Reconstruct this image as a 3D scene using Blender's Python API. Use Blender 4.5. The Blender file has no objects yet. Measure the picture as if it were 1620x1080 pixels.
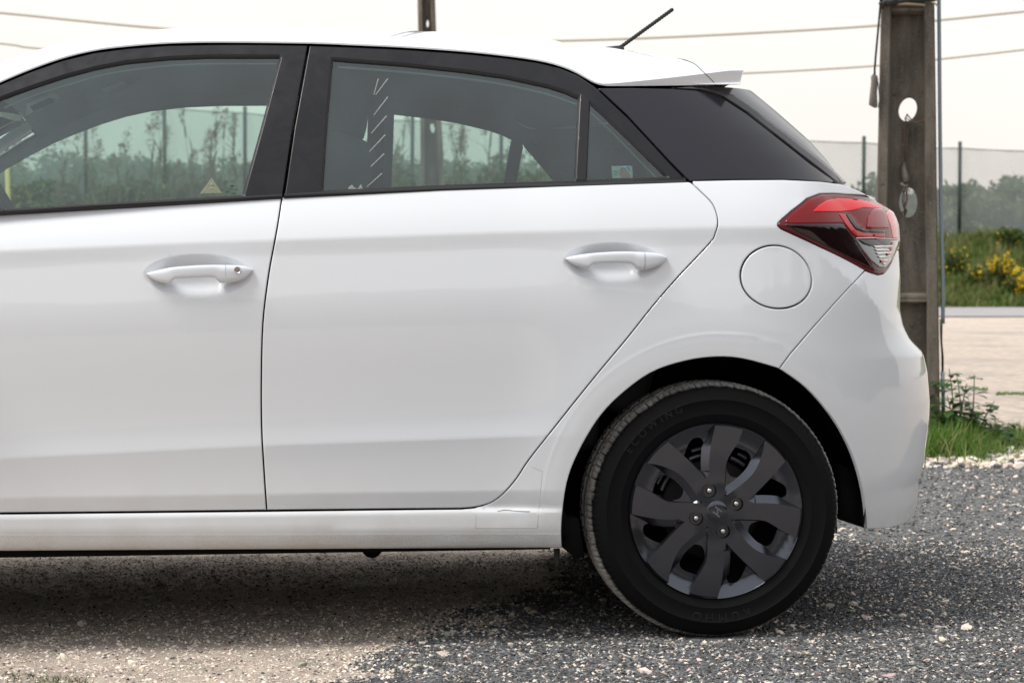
import bpy, bmesh, math, random
import numpy as np
from mathutils import Vector, Matrix
from mathutils.geometry import delaunay_2d_cdt
random.seed(7); rng = np.random.default_rng(7)
C = bpy.context.scene.collection
# ------------------------------------------------------------------ camera, world, sun, exposure
F_PX = 3400.0                                   # focal length in photo pixels (photo is 1620 wide)
YAW = math.atan(410 / F_PX); PIT = math.atan(100 / F_PX)
FW = np.array([math.sin(YAW) * math.cos(PIT), math.cos(YAW) * math.cos(PIT), -math.sin(PIT)])
RT = np.array([math.cos(YAW), -math.sin(YAW), 0.0]); UP = np.cross(RT, FW)
WHEEL = np.array([0.0, 0.02, 0.312]); DW = F_PX / 650.0
CAM = WHEEL - DW * (FW + (1133 - 810) / F_PX * RT - (808 - 540) / F_PX * UP)
cd = bpy.data.cameras.new('camera'); cam = bpy.data.objects.new('camera', cd); C.objects.link(cam)
cd.sensor_width = 36; cd.lens = F_PX / 1620 * 36; cd.clip_end = 3000; cd.clip_start = 0.1
cam.matrix_world = Matrix([[RT[i], UP[i], -FW[i], CAM[i]] for i in range(3)] + [[0, 0, 0, 1]])
cd.dof.use_dof = True; cd.dof.focus_distance = DW + .02; cd.dof.aperture_fstop = 9.0
bpy.context.scene.camera = cam
sc = bpy.context.scene
sc.view_settings.view_transform = 'Standard'; sc.view_settings.look = 'None'
sc.view_settings.exposure = 0.0; sc.view_settings.gamma = 1; sc.view_settings.use_curve_mapping = False
SUN_EL, SUN_AZ = math.radians(60), math.radians(-108)     # azimuth from +Y (away from the camera) towards +X
w = bpy.data.worlds.new('World'); sc.world = w; w.use_nodes = True
nt = w.node_tree; nt.nodes.clear()
out = nt.nodes.new('ShaderNodeOutputWorld'); bg = nt.nodes.new('ShaderNodeBackground')
sky = nt.nodes.new('ShaderNodeTexSky'); sky.sky_type = 'NISHITA'; sky.sun_disc = False
sky.sun_elevation = SUN_EL; sky.sun_rotation = SUN_AZ
tc = nt.nodes.new('ShaderNodeTexCoord'); sep = nt.nodes.new('ShaderNodeSeparateXYZ')
nt.links.new(tc.outputs['Generated'], sep.inputs[0])
cr = nt.nodes.new('ShaderNodeValToRGB'); cr.color_ramp.elements[0].position = 0.0; cr.color_ramp.elements[0].color = (.93, .83, .755, 1)
cr.color_ramp.elements[1].position = 0.6; cr.color_ramp.elements[1].color = (.95, .975, 1, 1)
e = cr.color_ramp.elements.new(.14); e.color = (1, .975, .94, 1)
nt.links.new(sep.outputs['Z'], cr.inputs[0])
no = nt.nodes.new('ShaderNodeTexNoise'); no.inputs['Scale'].default_value = 2.2; no.inputs['Detail'].default_value = 4
nt.links.new(tc.outputs['Generated'], no.inputs['Vector'])
mr = nt.nodes.new('ShaderNodeMapRange'); mr.inputs['To Min'].default_value = 10.0; mr.inputs['To Max'].default_value = 12.6
nt.links.new(no.outputs['Fac'], mr.inputs['Value'])
vm = nt.nodes.new('ShaderNodeVectorMath'); vm.operation = 'SCALE'
nt.links.new(cr.outputs['Color'], vm.inputs[0]); nt.links.new(mr.outputs['Result'], vm.inputs['Scale'])
mx = nt.nodes.new('ShaderNodeMix'); mx.data_type = 'RGBA'; mx.inputs[0].default_value = .93
nt.links.new(sky.outputs[0], mx.inputs[6]); nt.links.new(vm.outputs[0], mx.inputs[7])
nt.links.new(mx.outputs[2], bg.inputs[0]); bg.inputs[1].default_value = 0.1
nt.links.new(bg.outputs[0], out.inputs[0])
sl = bpy.data.lights.new('sun', 'SUN'); sl.energy = 3.3; sl.angle = math.radians(24); sl.color = (1, .96, .9)
so = bpy.data.objects.new('sun', sl); C.objects.link(so)
sd = Vector((math.sin(SUN_AZ) * math.cos(SUN_EL), math.cos(SUN_AZ) * math.cos(SUN_EL), math.sin(SUN_EL)))
so.rotation_euler = sd.to_track_quat('Z', 'Y').to_euler(); so.location = (0, 0, 20)

# ------------------------------------------------------------------ pixel <-> world helpers (photo pixels)
def proj(P):
    d = np.asarray(P, float) - CAM
    z = d @ FW
    return np.stack([810 + F_PX * (d @ RT) / z, 540 - F_PX * (d @ UP) / z], -1)
def ray(uv):
    uv = np.asarray(uv, float)
    return FW + ((uv[..., 0:1] - 810) / F_PX) * RT - ((uv[..., 1:2] - 540) / F_PX) * UP
def on_Y(uv, Y=0.0):
    d = ray(uv); return CAM + d * ((Y - CAM[1]) / d[..., 1:2])
def on_Z(uv, Z=0.0):
    d = ray(uv); return CAM + d * ((Z - CAM[2]) / d[..., 2:3])
def at_depth(uv, D):
    return CAM + ray(uv) * D

# ------------------------------------------------------------------ materials
def mat(name, col, rough=.5, metal=0, coat=0, coat_rough=.03, spec=.5, trans=None, **kw):
    m = bpy.data.materials.new(name); m.use_nodes = True
    b = m.node_tree.nodes['Principled BSDF']
    b.inputs['Base Color'].default_value = (*col, 1); b.inputs['Roughness'].default_value = rough
    b.inputs['Metallic'].default_value = metal; b.inputs['Coat Weight'].default_value = coat
    b.inputs['Coat Roughness'].default_value = coat_rough; b.inputs['Specular IOR Level'].default_value = spec
    for k, v in kw.items(): b.inputs[k].default_value = v
    return m
def nd(m, t, **kw):
    n = m.node_tree.nodes.new(t)
    for k, v in kw.items():
        if k.startswith('i_'):
            n.inputs[k[2:].replace('_', ' ')].default_value = v
        else: setattr(n, k, v)
    return n
def lk(m, a, b): m.node_tree.links.new(a, b)
def mixrgb(m, fac, a, b, blend='MIX'):
    n = nd(m, 'ShaderNodeMix', data_type='RGBA', blend_type=blend)
    for sock, v in ((n.inputs[0], fac), (n.inputs[6], a), (n.inputs[7], b)):
        if isinstance(v, bpy.types.NodeSocket): lk(m, v, sock)
        elif isinstance(v, (tuple, list)): sock.default_value = (*v, 1) if len(v) == 3 else v
        else: sock.default_value = v
    return n.outputs[2]
def ramp(m, src, stops):
    n = nd(m, 'ShaderNodeValToRGB'); r = n.color_ramp
    while len(r.elements) < len(stops): r.elements.new(.5)
    for e, (p, c) in zip(r.elements, stops):
        e.position = p; e.color = (*c, 1) if len(c) == 3 else c
    lk(m, src, n.inputs[0]); return n.outputs[0]
def noise(m, scale, detail=4, rough=.55, vec=None, dist=0):
    n = nd(m, 'ShaderNodeTexNoise'); n.inputs['Scale'].default_value = scale
    n.inputs['Detail'].default_value = detail; n.inputs['Roughness'].default_value = rough
    n.inputs['Distortion'].default_value = dist
    if vec is not None: lk(m, vec, n.inputs['Vector'])
    return n.outputs['Fac']
def objco(m): return nd(m, 'ShaderNodeTexCoord').outputs['Object']
def geopos(m): return nd(m, 'ShaderNodeNewGeometry').outputs['Position']
def bump(m, src, strength, dist=.01):
    n = nd(m, 'ShaderNodeBump'); n.inputs['Strength'].default_value = strength; n.inputs['Distance'].default_value = dist
    lk(m, src, n.inputs['Height']); lk(m, n.outputs[0], m.node_tree.nodes['Principled BSDF'].inputs['Normal'])
def setcol(m, sock): lk(m, sock, m.node_tree.nodes['Principled BSDF'].inputs['Base Color'])

PAINT = mat('white_paint', (.685, .712, .755), rough=.42, coat=1, coat_rough=.025, spec=.4)
def paint_dirt():
    m = PAINT; pos = geopos(m); s = nd(m, 'ShaderNodeSeparateXYZ'); lk(m, pos, s.inputs[0])
    z = nd(m, 'ShaderNodeMapRange'); z.inputs['From Min'].default_value = .46; z.inputs['From Max'].default_value = .20
    lk(m, s.outputs['Z'], z.inputs['Value'])
    n1 = noise(m, 9, 5, .6, pos); n2 = noise(m, 260, 3, .6, pos)
    mul = nd(m, 'ShaderNodeMath', operation='MULTIPLY'); lk(m, z.outputs[0], mul.inputs[0]); lk(m, n1, mul.inputs[1])
    pw = nd(m, 'ShaderNodeMath', operation='POWER'); lk(m, mul.outputs[0], pw.inputs[0]); pw.inputs[1].default_value = 1.5
    c = mixrgb(m, pw.outputs[0], (.685, .712, .755), (.40, .33, .23))
    # tiny fly specks
    v = nd(m, 'ShaderNodeTexVoronoi'); v.inputs['Scale'].default_value = 22; lk(m, pos, v.inputs['Vector'])
    lt = nd(m, 'ShaderNodeMath', operation='LESS_THAN'); lk(m, v.outputs['Distance'], lt.inputs[0]); lt.inputs[1].default_value = .022
    m2 = nd(m, 'ShaderNodeMath', operation='MULTIPLY'); lk(m, lt.outputs[0], m2.inputs[0]); lk(m, z.outputs[0], m2.inputs[1])
    c = mixrgb(m, m2.outputs[0], c, (.12, .1, .08))
    setcol(m, c)
    b = m.node_tree.nodes['Principled BSDF']
    r = nd(m, 'ShaderNodeMath', operation='MULTIPLY'); lk(m, pw.outputs[0], r.inputs[0]); r.inputs[1].default_value = .9
    ad = nd(m, 'ShaderNodeMath', operation='ADD', use_clamp=True); lk(m, r.outputs[0], ad.inputs[0]); ad.inputs[1].default_value = .025
    lk(m, ad.outputs[0], b.inputs['Coat Roughness'])
    # stone-chip texture below the sill line
    ln_ = nd(m, 'ShaderNodeMath', operation='MULTIPLY_ADD'); lk(m, s.outputs['X'], ln_.inputs[0]); xa, za = on_Y([[0, 845]])[0][[0, 2]]; xb, zb = on_Y([[889, 843]])[0][[0, 2]]
    ln_.inputs[1].default_value = -(zb - za) / (xb - xa); lk(m, s.outputs['Z'], ln_.inputs[2])
    st = nd(m, 'ShaderNodeMapRange'); lk(m, ln_.outputs[0], st.inputs['Value']); z0_ = za - xa * (zb - za) / (xb - xa); st.inputs['From Min'].default_value = z0_ + .001; st.inputs['From Max'].default_value = z0_ - .003
    sx = nd(m, 'ShaderNodeMath', operation='LESS_THAN'); lk(m, s.outputs['X'], sx.inputs[0]); sx.inputs[1].default_value = -.30
    s3 = nd(m, 'ShaderNodeMath', operation='MULTIPLY'); lk(m, st.outputs[0], s3.inputs[0]); lk(m, sx.outputs[0], s3.inputs[1])
    s4 = nd(m, 'ShaderNodeMath', operation='MULTIPLY'); lk(m, s3.outputs[0], s4.inputs[0]); lk(m, n2, s4.inputs[1])
    s5 = nd(m, 'ShaderNodeMath', operation='ADD'); lk(m, s4.outputs[0], s5.inputs[0])
    op = noise(m, 900, 2, .5, pos); o2 = nd(m, 'ShaderNodeMath', operation='MULTIPLY'); lk(m, op, o2.inputs[0]); o2.inputs[1].default_value = .012
    lk(m, o2.outputs[0], s5.inputs[1])
    bump(m, s5.outputs[0], .55, .004)
paint_dirt()
BLACKTRIM = mat('black_window_trim', (.010, .009, .011), rough=.3, spec=.4)
_n = noise(BLACKTRIM, 6, 5, .6, geopos(BLACKTRIM)); lk(BLACKTRIM, ramp(BLACKTRIM, _n, [(.3, (.27,)*3), (.7, (.42,)*3)]), BLACKTRIM.node_tree.nodes['Principled BSDF'].inputs['Roughness'])
SATIN = mat('satin_black_film', (.0105, .0105, .014), rough=.32, spec=.32)
_n = noise(SATIN, 14, 5, .65, geopos(SATIN), .6); lk(SATIN, ramp(SATIN, _n, [(.35, (.22,)*3), (.62, (.40,)*3)]), SATIN.node_tree.nodes['Principled BSDF'].inputs['Roughness'])
GLOSSBLK = mat('gloss_dark_panel', (.016, .015, .022), rough=.14, spec=.4)
RUBBER = mat('black_rubber', (.010, .010, .011), rough=.6)
MATTBLK = mat('matt_black', (.006, .006, .006), rough=.95, spec=.1)
LINER = mat('wheel_arch_liner', (.008, .008, .008), rough=.95, spec=.1)
CHROME = mat('chrome', (.75, .75, .74), rough=.18, metal=1)
NUT = mat('dull_steel_nut', (.6, .59, .56), rough=.32, metal=1)
def glass(name, tint, refl=1.0, body=None, bw=0):
    m = bpy.data.materials.new(name); m.use_nodes = True; t = m.node_tree; t.nodes.clear()
    o = t.nodes.new('ShaderNodeOutputMaterial'); tr = t.nodes.new('ShaderNodeBsdfTransparent'); tr.inputs[0].default_value = (*tint, 1)
    gl = t.nodes.new('ShaderNodeBsdfGlossy'); gl.inputs['Roughness'].default_value = .015; gl.inputs[0].default_value = (refl,) * 3 + (1,)
    fr = t.nodes.new('ShaderNodeFresnel'); fr.inputs[0].default_value = 1.52
    mxs = t.nodes.new('ShaderNodeMixShader'); m_ = nd(m, 'ShaderNodeMath', operation='MULTIPLY'); m_.inputs[1].default_value = 1.7
    lk(m, fr.outputs[0], m_.inputs[0]); lk(m, m_.outputs[0], mxs.inputs[0])
    base = tr.outputs[0]
    if body:
        df = t.nodes.new('ShaderNodeBsdfDiffuse'); df.inputs[0].default_value = (*body, 1)
        mb = t.nodes.new('ShaderNodeMixShader')
        n = noise(m, 5, 4, .6, geopos(m)); r = ramp(m, n, [(.3, (bw * .6,) * 3), (.7, (bw * 1.4,) * 3)])
        lk(m, r, mb.inputs[0]); lk(m, tr.outputs[0], mb.inputs[1]); lk(m, df.outputs[0], mb.inputs[2]); base = mb.outputs[0]
    lk(m, base, mxs.inputs[1]); lk(m, gl.outputs[0], mxs.inputs[2]); lk(m, mxs.outputs[0], o.inputs[0])
    return m
GLASS = glass('green_tinted_glass', (.70, .86, .80), .85, (.42, .58, .64), .045)
GLASS2 = glass('green_tinted_glass_far', (.78, .91, .86), .85)
def film(name, body, w_):
    m = bpy.data.materials.new(name); m.use_nodes = True; t = m.node_tree; t.nodes.clear(); o = t.nodes.new('ShaderNodeOutputMaterial')
    tr = t.nodes.new('ShaderNodeBsdfTransparent'); df = t.nodes.new('ShaderNodeBsdfDiffuse'); df.inputs[0].default_value = (*body, 1); ms = t.nodes.new('ShaderNodeMixShader'); ms.inputs[0].default_value = w_
    lk(m, tr.outputs[0], ms.inputs[1]); lk(m, df.outputs[0], ms.inputs[2]); lk(m, ms.outputs[0], o.inputs[0]); return m
CLEAR = glass('clear_lens', (.97, .97, .97), .9)

# ------------------------------------------------------------------ object helpers
def setp(o, label=None, cat=None, group=None, kind=None):
    if label: o['label'] = label
    if cat: o['category'] = cat
    if group: o['group'] = group
    if kind: o['kind'] = kind
    return o
def empty(name, loc=(0, 0, 0), parent=None):
    o = bpy.data.objects.new(name, None); C.objects.link(o); o.location = loc; o.parent = parent; o.empty_display_size = .1; return o
def mesh_obj(name, V, F, m, parent=None, smooth=True, normals=None, org=None):
    me = bpy.data.meshes.new(name); V = np.asarray(V, float)
    if parent is not None and org is None:
        p = parent; off = np.zeros(3)
        while p is not None: off += np.array(p.location); p = p.parent
        V = V - off
    me.from_pydata(V.tolist(), [], [tuple(map(int, f)) for f in F]); me.update()
    ms = m if isinstance(m, (list, tuple)) else [m]
    for q in ms: me.materials.append(q)
    if smooth: me.polygons.foreach_set('use_smooth', [True] * len(me.polygons))
    if normals is not None:
        nn = np.asarray(normals); nn = nn / np.maximum(1e-9, np.linalg.norm(nn, axis=1, keepdims=True))
        me.normals_split_custom_set_from_vertices(nn.tolist())
    o = bpy.data.objects.new(name, me); C.objects.link(o); o.parent = parent
    return o
def smooth_by_angle(o, ang=35):
    o.data.set_sharp_from_angle(angle=math.radians(ang))
class MB:
    def __init__(s): s.V = []; s.F = []; s.M = []
    def add(s, V, F, m=0):
        n = len(s.V); s.V.extend([tuple(v) for v in V]); s.F.extend([tuple(i + n for i in f) for f in F]); s.M.extend([m] * len(F))
    def box(s, a, b, m=0):
        x0, y0, z0 = a; x1, y1, z1 = b
        s.add([(x0,y0,z0),(x1,y0,z0),(x1,y1,z0),(x0,y1,z0),(x0,y0,z1),(x1,y0,z1),(x1,y1,z1),(x0,y1,z1)],
              [(0,3,2,1),(4,5,6,7),(0,1,5,4),(1,2,6,5),(2,3,7,6),(3,0,4,7)], m)
    def tube(s, pts, r, n=8, m=0, cap=True, r2=None):
        pts = [Vector(p) for p in pts]; k = len(pts); V = []
        prev = None
        for i, p in enumerate(pts):
            t = (pts[min(i + 1, k - 1)] - pts[max(i - 1, 0)]).normalized()
            if prev is None: a = t.orthogonal().normalized()
            else: a = (prev - t * prev.dot(t)).normalized()
            prev = a; b = t.cross(a)
            rr = (r[i] if hasattr(r, '__len__') else r)
            for j in range(n):
                an = 2 * math.pi * j / n; V.append(p + a * (math.cos(an) * rr) + b * (math.sin(an) * rr))
        F = [(i * n + j, i * n + (j + 1) % n, (i + 1) * n + (j + 1) % n, (i + 1) * n + j) for i in range(k - 1) for j in range(n)]
        if cap: F += [tuple(range(n))[::-1], tuple(range((k - 1) * n, k * n))]
        s.add(V, F, m)
    def build(s, name, m, parent=None, smooth=True, ang=None):
        o = mesh_obj(name, s.V, s.F, m, parent, smooth)
        if isinstance(m, (list, tuple)): o.data.polygons.foreach_set('material_index', s.M)
        if ang: smooth_by_angle(o, ang)
        return o
def lathe(profile, center, n=96, axis='Y', a0=0, a1=2 * math.pi, close=True):
    """profile: list of (radius, y)."""
    k = len(profile); V = []; F = []
    m = n if close else n + 1
    for i in range(m):
        a = a0 + (a1 - a0) * i / n
        for r, y in profile: V.append((center[0] + r * math.cos(a), center[1] + y, center[2] + r * math.sin(a)))
    for i in range(n):
        j = (i + 1) % m
        for q in range(k - 1): F.append((i * k + q, i * k + q + 1, j * k + q + 1, j * k + q))
    return V, F
def in_poly(P, poly):
    x, y = P[:, 0], P[:, 1]; ins = np.zeros(len(P), bool); n = len(poly)
    for i in range(n):
        x0, y0 = poly[i]; x1, y1 = poly[(i + 1) % n]
        c = ((y0 > y) != (y1 > y)); 
        with np.errstate(divide='ignore', invalid='ignore'):
            ins ^= c & (x < (x1 - x0) * (y - y0) / (y1 - y0 + 1e-18) + x0)
    return ins
def seg_dist(P, poly):
    d = np.full(len(P), 1e9); n = len(poly)
    for i in range(n):
        a = np.array(poly[i]); b = np.array(poly[(i + 1) % n]); ab = b - a
        t = np.clip(((P - a) @ ab) / max(ab @ ab, 1e-18), 0, 1)
        d = np.minimum(d, np.linalg.norm(P - (a + t[:, None] * ab), axis=1))
    return d
def densify(poly, step, closed=True):
    out_ = []; n = len(poly)
    for i in range(n if closed else n - 1):
        a = np.array(poly[i], float); b = np.array(poly[(i + 1) % n], float); k = max(1, int(np.ceil(np.linalg.norm(b - a) / step)))
        out_ += [a + (b - a) * j / k for j in range(k)]
    if not closed: out_.append(np.array(poly[-1], float))
    return np.array(out_)
def catmull(pts, n=6, closed=False):
    P = np.array(pts, float); k = len(P); out_ = []
    g = (lambda i: P[i % k]) if closed else (lambda i: P[min(max(i, 0), k - 1)])
    for i in range(k if closed else k - 1):
        p0, p1, p2, p3 = g(i - 1), g(i), g(i + 1), g(i + 2)
        for j in range(n):
            t = j / n
            out_.append(.5 * ((2 * p1) + (-p0 + p2) * t + (2 * p0 - 5 * p1 + 4 * p2 - p3) * t * t + (-p0 + 3 * p1 - 3 * p2 + p3) * t ** 3))
    if not closed: out_.append(P[-1])
    return np.array(out_)

# ------------------------------------------------------------------ the car's surfaces
YC = .867
_th = np.linspace(0, math.pi / 2, 4001); _n = 2.7
_cx = np.sin(_th) ** (2 / _n); _cy = 1 - np.cos(_th) ** (2 / _n)
def arc_table(a, b):
    l = np.concatenate([[0], np.cumsum(np.hypot(np.diff(_cx * a), np.diff(_cy * b)))]); L = l[-1]
    return L, l / L
def line_fn(px, Y=0.0):
    P = on_Y(np.array(px, float), Y); o = np.argsort(P[:, 0]); return P[o, 0], P[o, 2]
K = [line_fn(p) for p in (
    [(-600, 380), (0, 342), (200, 330), (446, 315), (700, 302), (940, 294), (1093, 288), (1240, 287), (1340, 296)],      # belt
    [(-600, 425), (0, 396), (300, 383), (540, 375), (800, 366), (1135, 358), (1235, 357), (1450, 357)],                  # shoulder crease
    [(-600, 752), (0, 724), (420, 703), (650, 695), (850, 688), (1100, 684), (1450, 684)],                                # lower crease
    [(-600, 796), (0, 788), (420, 782), (830, 776), (1100, 774), (1450, 774)],
    [(-600, 818), (0, 811.5), (422, 807), (740, 803), (900, 803), (1450, 803)],                                           # door bottom
    [(-600, 848), (0, 845), (889, 842), (1450, 842)],
    [(-600, 875.4), (0, 872), (889, 867), (1450, 866)])]
REFZ = [float(np.interp(-.78, *k)) for k in K]
_key = [(-.5, .62), (0, .56), (.5, .46), (.95, .34), (.985, .31), (1.02, .03), (1.05, .05), (1.10, .14), (1.26, .13), (1.36, .05), (1.46, -.01), (1.65, -.035), (1.85, -.01), (1.96, .12),
        (1.99, .13), (2.03, -.10), (2.4, -.06), (2.97, .03), (3.03, -.17), (4.0, -.19), (4.3, -.19)]
def mk_prof(keys, extra=None):
    t = np.linspace(-.5, 6.6, 3000); m = np.interp(t, [k[0] for k in keys], [k[1] for k in keys])
    z = np.interp(t, range(7), REFZ); z = z + np.where(t < 0, -t * (REFZ[0] - REFZ[1]), 0) - np.where(t > 6, (t - 6) * .03, 0)
    Y = np.concatenate([[0], np.cumsum(.5 * (m[1:] + m[:-1]) * np.diff(z))])
    Y -= np.interp(2.0, t, Y)
    return t, Y
T_, Y_DOOR = mk_prof(_key)
_q = [(-.5, .62), (0, .56), (.5, .46), (.95, .34), (.985, .31), (1.02, .03), (1.05, .04), (1.12, .12), (1.28, .11), (1.42, .02), (1.5, .0), (1.8, -.03), (2.2, -.03), (3, -.01), (4, .02), (5, .0), (5.6, -.12), (6, -.5), (6.6, -2)]
_, Y_Q = mk_prof(_q)
ydb = float(np.interp(4, T_, Y_DOOR))
_sk = [(-.5, 0), (4.0, 0), (4.0001, ydb + .006), (4.03, ydb + .002), (4.08, ydb - .005), (4.16, ydb - .0095), (4.3, ydb - .0115), (4.9, ydb - .0135), (5.02, ydb - .0125), (5.5, ydb - .007), (5.85, ydb + .001), (6.0, ydb + .009), (6.6, ydb + .05)]
_y38 = float(np.interp(3.80, T_, Y_DOOR)); _sk = [(-.5, 0), (3.80, _y38), (3.9, _y38 + .0005), (3.97, _y38 + .0002), (4.0, ydb - .001)] + [k for k in _sk if k[0] > 4.04]
Y_SILL = np.where(T_ < 3.80, Y_DOOR, np.interp(T_, [k[0] for k in _sk], [k[1] for k in _sk]))
BUMPS = []     # (kind, X0, Z0, ax, az, depth)
def sm(x): x = np.clip(x, 0, 1); return x * x * (3 - 2 * x)
class Body:
    XM = 0.02; AREF = .5
    def __init__(s):
        s.L, s.tab = arc_table(s.AREF, YC); s.aZ = np.array([.2, 1.1]); s.aV = np.array([.5, .5])
        s.smax = s.XM + s.L
    def side(s, X, Z, mode):
        ks = [np.interp(X, *k) for k in K]; t = np.zeros_like(X)
        t = np.where(Z > ks[0], -(Z - ks[0]) / (ks[0] - ks[1]), t)
        for i in range(6):
            m = (Z <= ks[i]) & (Z > ks[i + 1]); t = np.where(m, i + (ks[i] - Z) / (ks[i] - ks[i + 1]), t)
        t = np.where(Z <= ks[6], 6 + (ks[6] - Z) / .03, t)
        wq = sm((X + .52) / .22)
        wd = np.interp(t, T_, Y_DOOR if mode == 'door' else Y_SILL)
        Y = (1 - wq) * wd + wq * np.interp(t, T_, Y_Q)
        Y = Y + .010 * ((X + 1.25) / 1.3) ** 2
        for cxw in (0.0, -2.57):
            r = np.hypot(X - cxw, Z - 0.312)
            up = np.clip((Z - .15) / .2, 0, 1)
            R1 = .432
            q = np.where(r > R1, .013 * np.exp(-np.maximum(r - R1, 0) / .075), .013 + (R1 - r) * -.02)
            soft = .013 * np.exp(-((r - R1) / .02) ** 2) * .15
            Y = Y - (q - soft) * up * np.where(r < .75, 1, np.clip((1.0 - r) / .25, 0, 1))
        # bumper shoulder fold running down and rearwards from the lamp
        for (k, X0, Z0, ax, az, d) in BUMPS:
            if k == 'bowl':
                r2 = ((X - X0) / ax) ** 2 + ((Z - Z0) / az) ** 2
                Y = Y + d * np.clip(1 - r2, 0, 1) ** 1.15
            elif k == 'fold':
                # X0,Z0 point on the line, ax,az direction; bulge on one side
                n = np.array([-az, ax]); n = n / np.linalg.norm(n)
                dd = (X - X0) * n[0] + (Z - Z0) * n[1]
                ws = sm((X - .22) / .16) * sm((Z - .52) / .12)
                Y = Y + d * ws * np.clip(dd, 0, .14)
        return Y
    def __call__(s, S, Z, mode='side'):
        S = np.asarray(S, float); Z = np.asarray(Z, float)
        a = np.interp(Z, s.aZ, s.aV)
        tau = np.clip((S - s.XM) / s.L, 0, 1)
        cx = np.interp(tau, s.tab, _cx); cy = np.interp(tau, s.tab, _cy)
        aS = np.interp(Z, s.aZ, s.aS) if hasattr(s, 'aS') else a
        X = np.where(S <= s.XM, S, s.XM + aS * cx + (a - aS) * cx ** 4)
        # front end
        tf = np.clip((-2.75 - S) / 1.15, 0, 1)
        X = np.where(S < -2.75, -2.75 - .72 * np.interp(tf, s.tab, _cx), X); cy = np.where(S < -2.75, np.interp(tf, s.tab, _cy), cy)
        Ys = s.side(X, Z, mode)
        Y = Ys + (YC - Ys) * cy
        return np.stack([X, Y, Z], -1)
class Green:
    XM = -.27; AREF = .6
    def __init__(s):
        s.L, s.tab = arc_table(s.AREF, YC); s.aZ = np.array([.9, 1.6]); s.aV = np.array([.55, .3]); s.smax = s.XM + s.L
    def __call__(s, S, Z, mode='g'):
        S = np.asarray(S, float); Z = np.asarray(Z, float)
        a = np.interp(Z, s.aZ, s.aV); tau = np.clip((S - s.XM) / s.L, 0, 1)
        cx = np.interp(tau, s.tab, _cx); cy = np.interp(tau, s.tab, _cy)
        X = np.where(S <= s.XM, S, s.XM + a * cx)
        dz = Z - 1.03
        Ys = .048 + .36 * dz + .38 * dz * np.abs(dz) + .010 * ((X + 1.25) / 1.3) ** 2
        return np.stack([X, Ys + (YC - Ys) * cy, Z], -1)
def fit_sil(sf, px, zr):
    px = np.array(px, float); o = np.argsort(px[:, 1]); pv, pu = px[o, 1], px[o, 0]
    Zs = np.linspace(*zr, 90); lo = np.full(len(Zs), .1); hi = np.full(len(Zs), .95)
    S = np.linspace(sf.XM, sf.XM + sf.L * .9, 500)
    for _ in range(28):
        mid = .5 * (lo + hi); sf.aZ = Zs; sf.aV = mid
        SS, ZZ = np.meshgrid(S, Zs); uv = proj(sf(SS, ZZ)); k = uv[..., 0].argmax(1)
        um = uv[np.arange(len(Zs)), k, 0]; vmx = uv[np.arange(len(Zs)), k, 1]
        big = um > np.interp(vmx, pv, pu); hi = np.where(big, mid, hi); lo = np.where(big, lo, mid)
    sf.aV = .5 * (lo + hi); sf.ssil = S[k]; sf.sz = Zs
BODY = Body(); GR = Green()
# handle recesses
def PX(u, v, Y=0.0): p = on_Y(np.array([[u, v]], float), Y)[0]; return p[0], p[2]
for (u, v, au, av) in ((313, 436, 84, 33.5), (971, 415.5, 80, 32)):
    x, z = PX(u, v); BUMPS.append(('bowl', x, z, au / 655, av / 655, .024))
fx, fz = PX(1330, 432, .08); fx2, fz2 = PX(1455, 548, .2)
BUMPS.append(('fold', fx, fz, fx2 - fx, fz2 - fz, .30))
SILB = [(1338, 294), (1357, 305), (1375, 316), (1400, 330), (1412, 340), (1418, 358), (1421, 383), (1423, 410), (1425, 440), (1424, 490), (1430, 517),
               (1440, 537), (1460, 557), (1467, 587), (1471, 633), (1470, 667), (1467, 690), (1464, 712), (1462, 730), (1459, 742), (1453, 757), (1452, 787), (1446, 817), (1430, 835), (1405, 846)]
fit_sil(BODY, SILB, (.2, 1.075))
_z = np.linspace(.2, 1.075, 90); BODY.aS = np.polyval(np.polyfit(BODY.aZ, BODY.aV, 2), BODY.aZ)
fit_sil(BODY, SILB, (.2, 1.075))
fit_sil(GR, [(1160, 120), (1175, 134), (1230, 179), (1280, 223), (1310, 256), (1330, 284), (1339, 296), (1350, 312)], (1.02, 1.40))
def inv(sf, uv, mode='side'):
    """photo pixels -> (s, Z) on the surface"""
    uv = np.array(uv, float); p = on_Y(uv, .03 if sf is BODY else .12)
    S = p[:, 0].copy(); Z = p[:, 2].copy()
    m = S > sf.XM
    a = np.interp(Z, sf.aZ, sf.aV); q = np.clip((S - sf.XM) / a, 0, .93)
    S = np.where(m, sf.XM + sf.L * np.interp(q, _cx, sf.tab), S)
    for _ in range(40):
        smax = np.interp(Z, sf.sz, sf.ssil); S = np.minimum(S, smax)
        e = 1e-4; f0 = proj(sf(S, Z, mode)); fs = (proj(sf(S + e, Z, mode)) - f0) / e; fz_ = (proj(sf(S, Z + e, mode)) - f0) / e
        r = uv - f0
        J = np.stack([fs, fz_], -1); A = np.swapaxes(J, 1, 2) @ J + np.eye(2) * 2e3; b = np.einsum('nji,nj->ni', J, r)
        d = np.linalg.solve(A, b[..., None])[..., 0]; d = np.clip(d, -.05, .05)
        S = S + d[:, 0]; Z = Z + d[:, 1]
    S = np.minimum(S, np.interp(Z, sf.sz, sf.ssil))
    return np.stack([S, Z], -1)
def nrm(sf, S, Z, mode):
    e = 8e-4
    a = sf(S + e, Z, mode) - sf(S - e, Z, mode); b = sf(S, Z + e, mode) - sf(S, Z - e, mode)
    n = np.cross(a, b); n /= np.maximum(1e-12, np.linalg.norm(n, axis=1, keepdims=True)); return n    # points outward (-Y)
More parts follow.
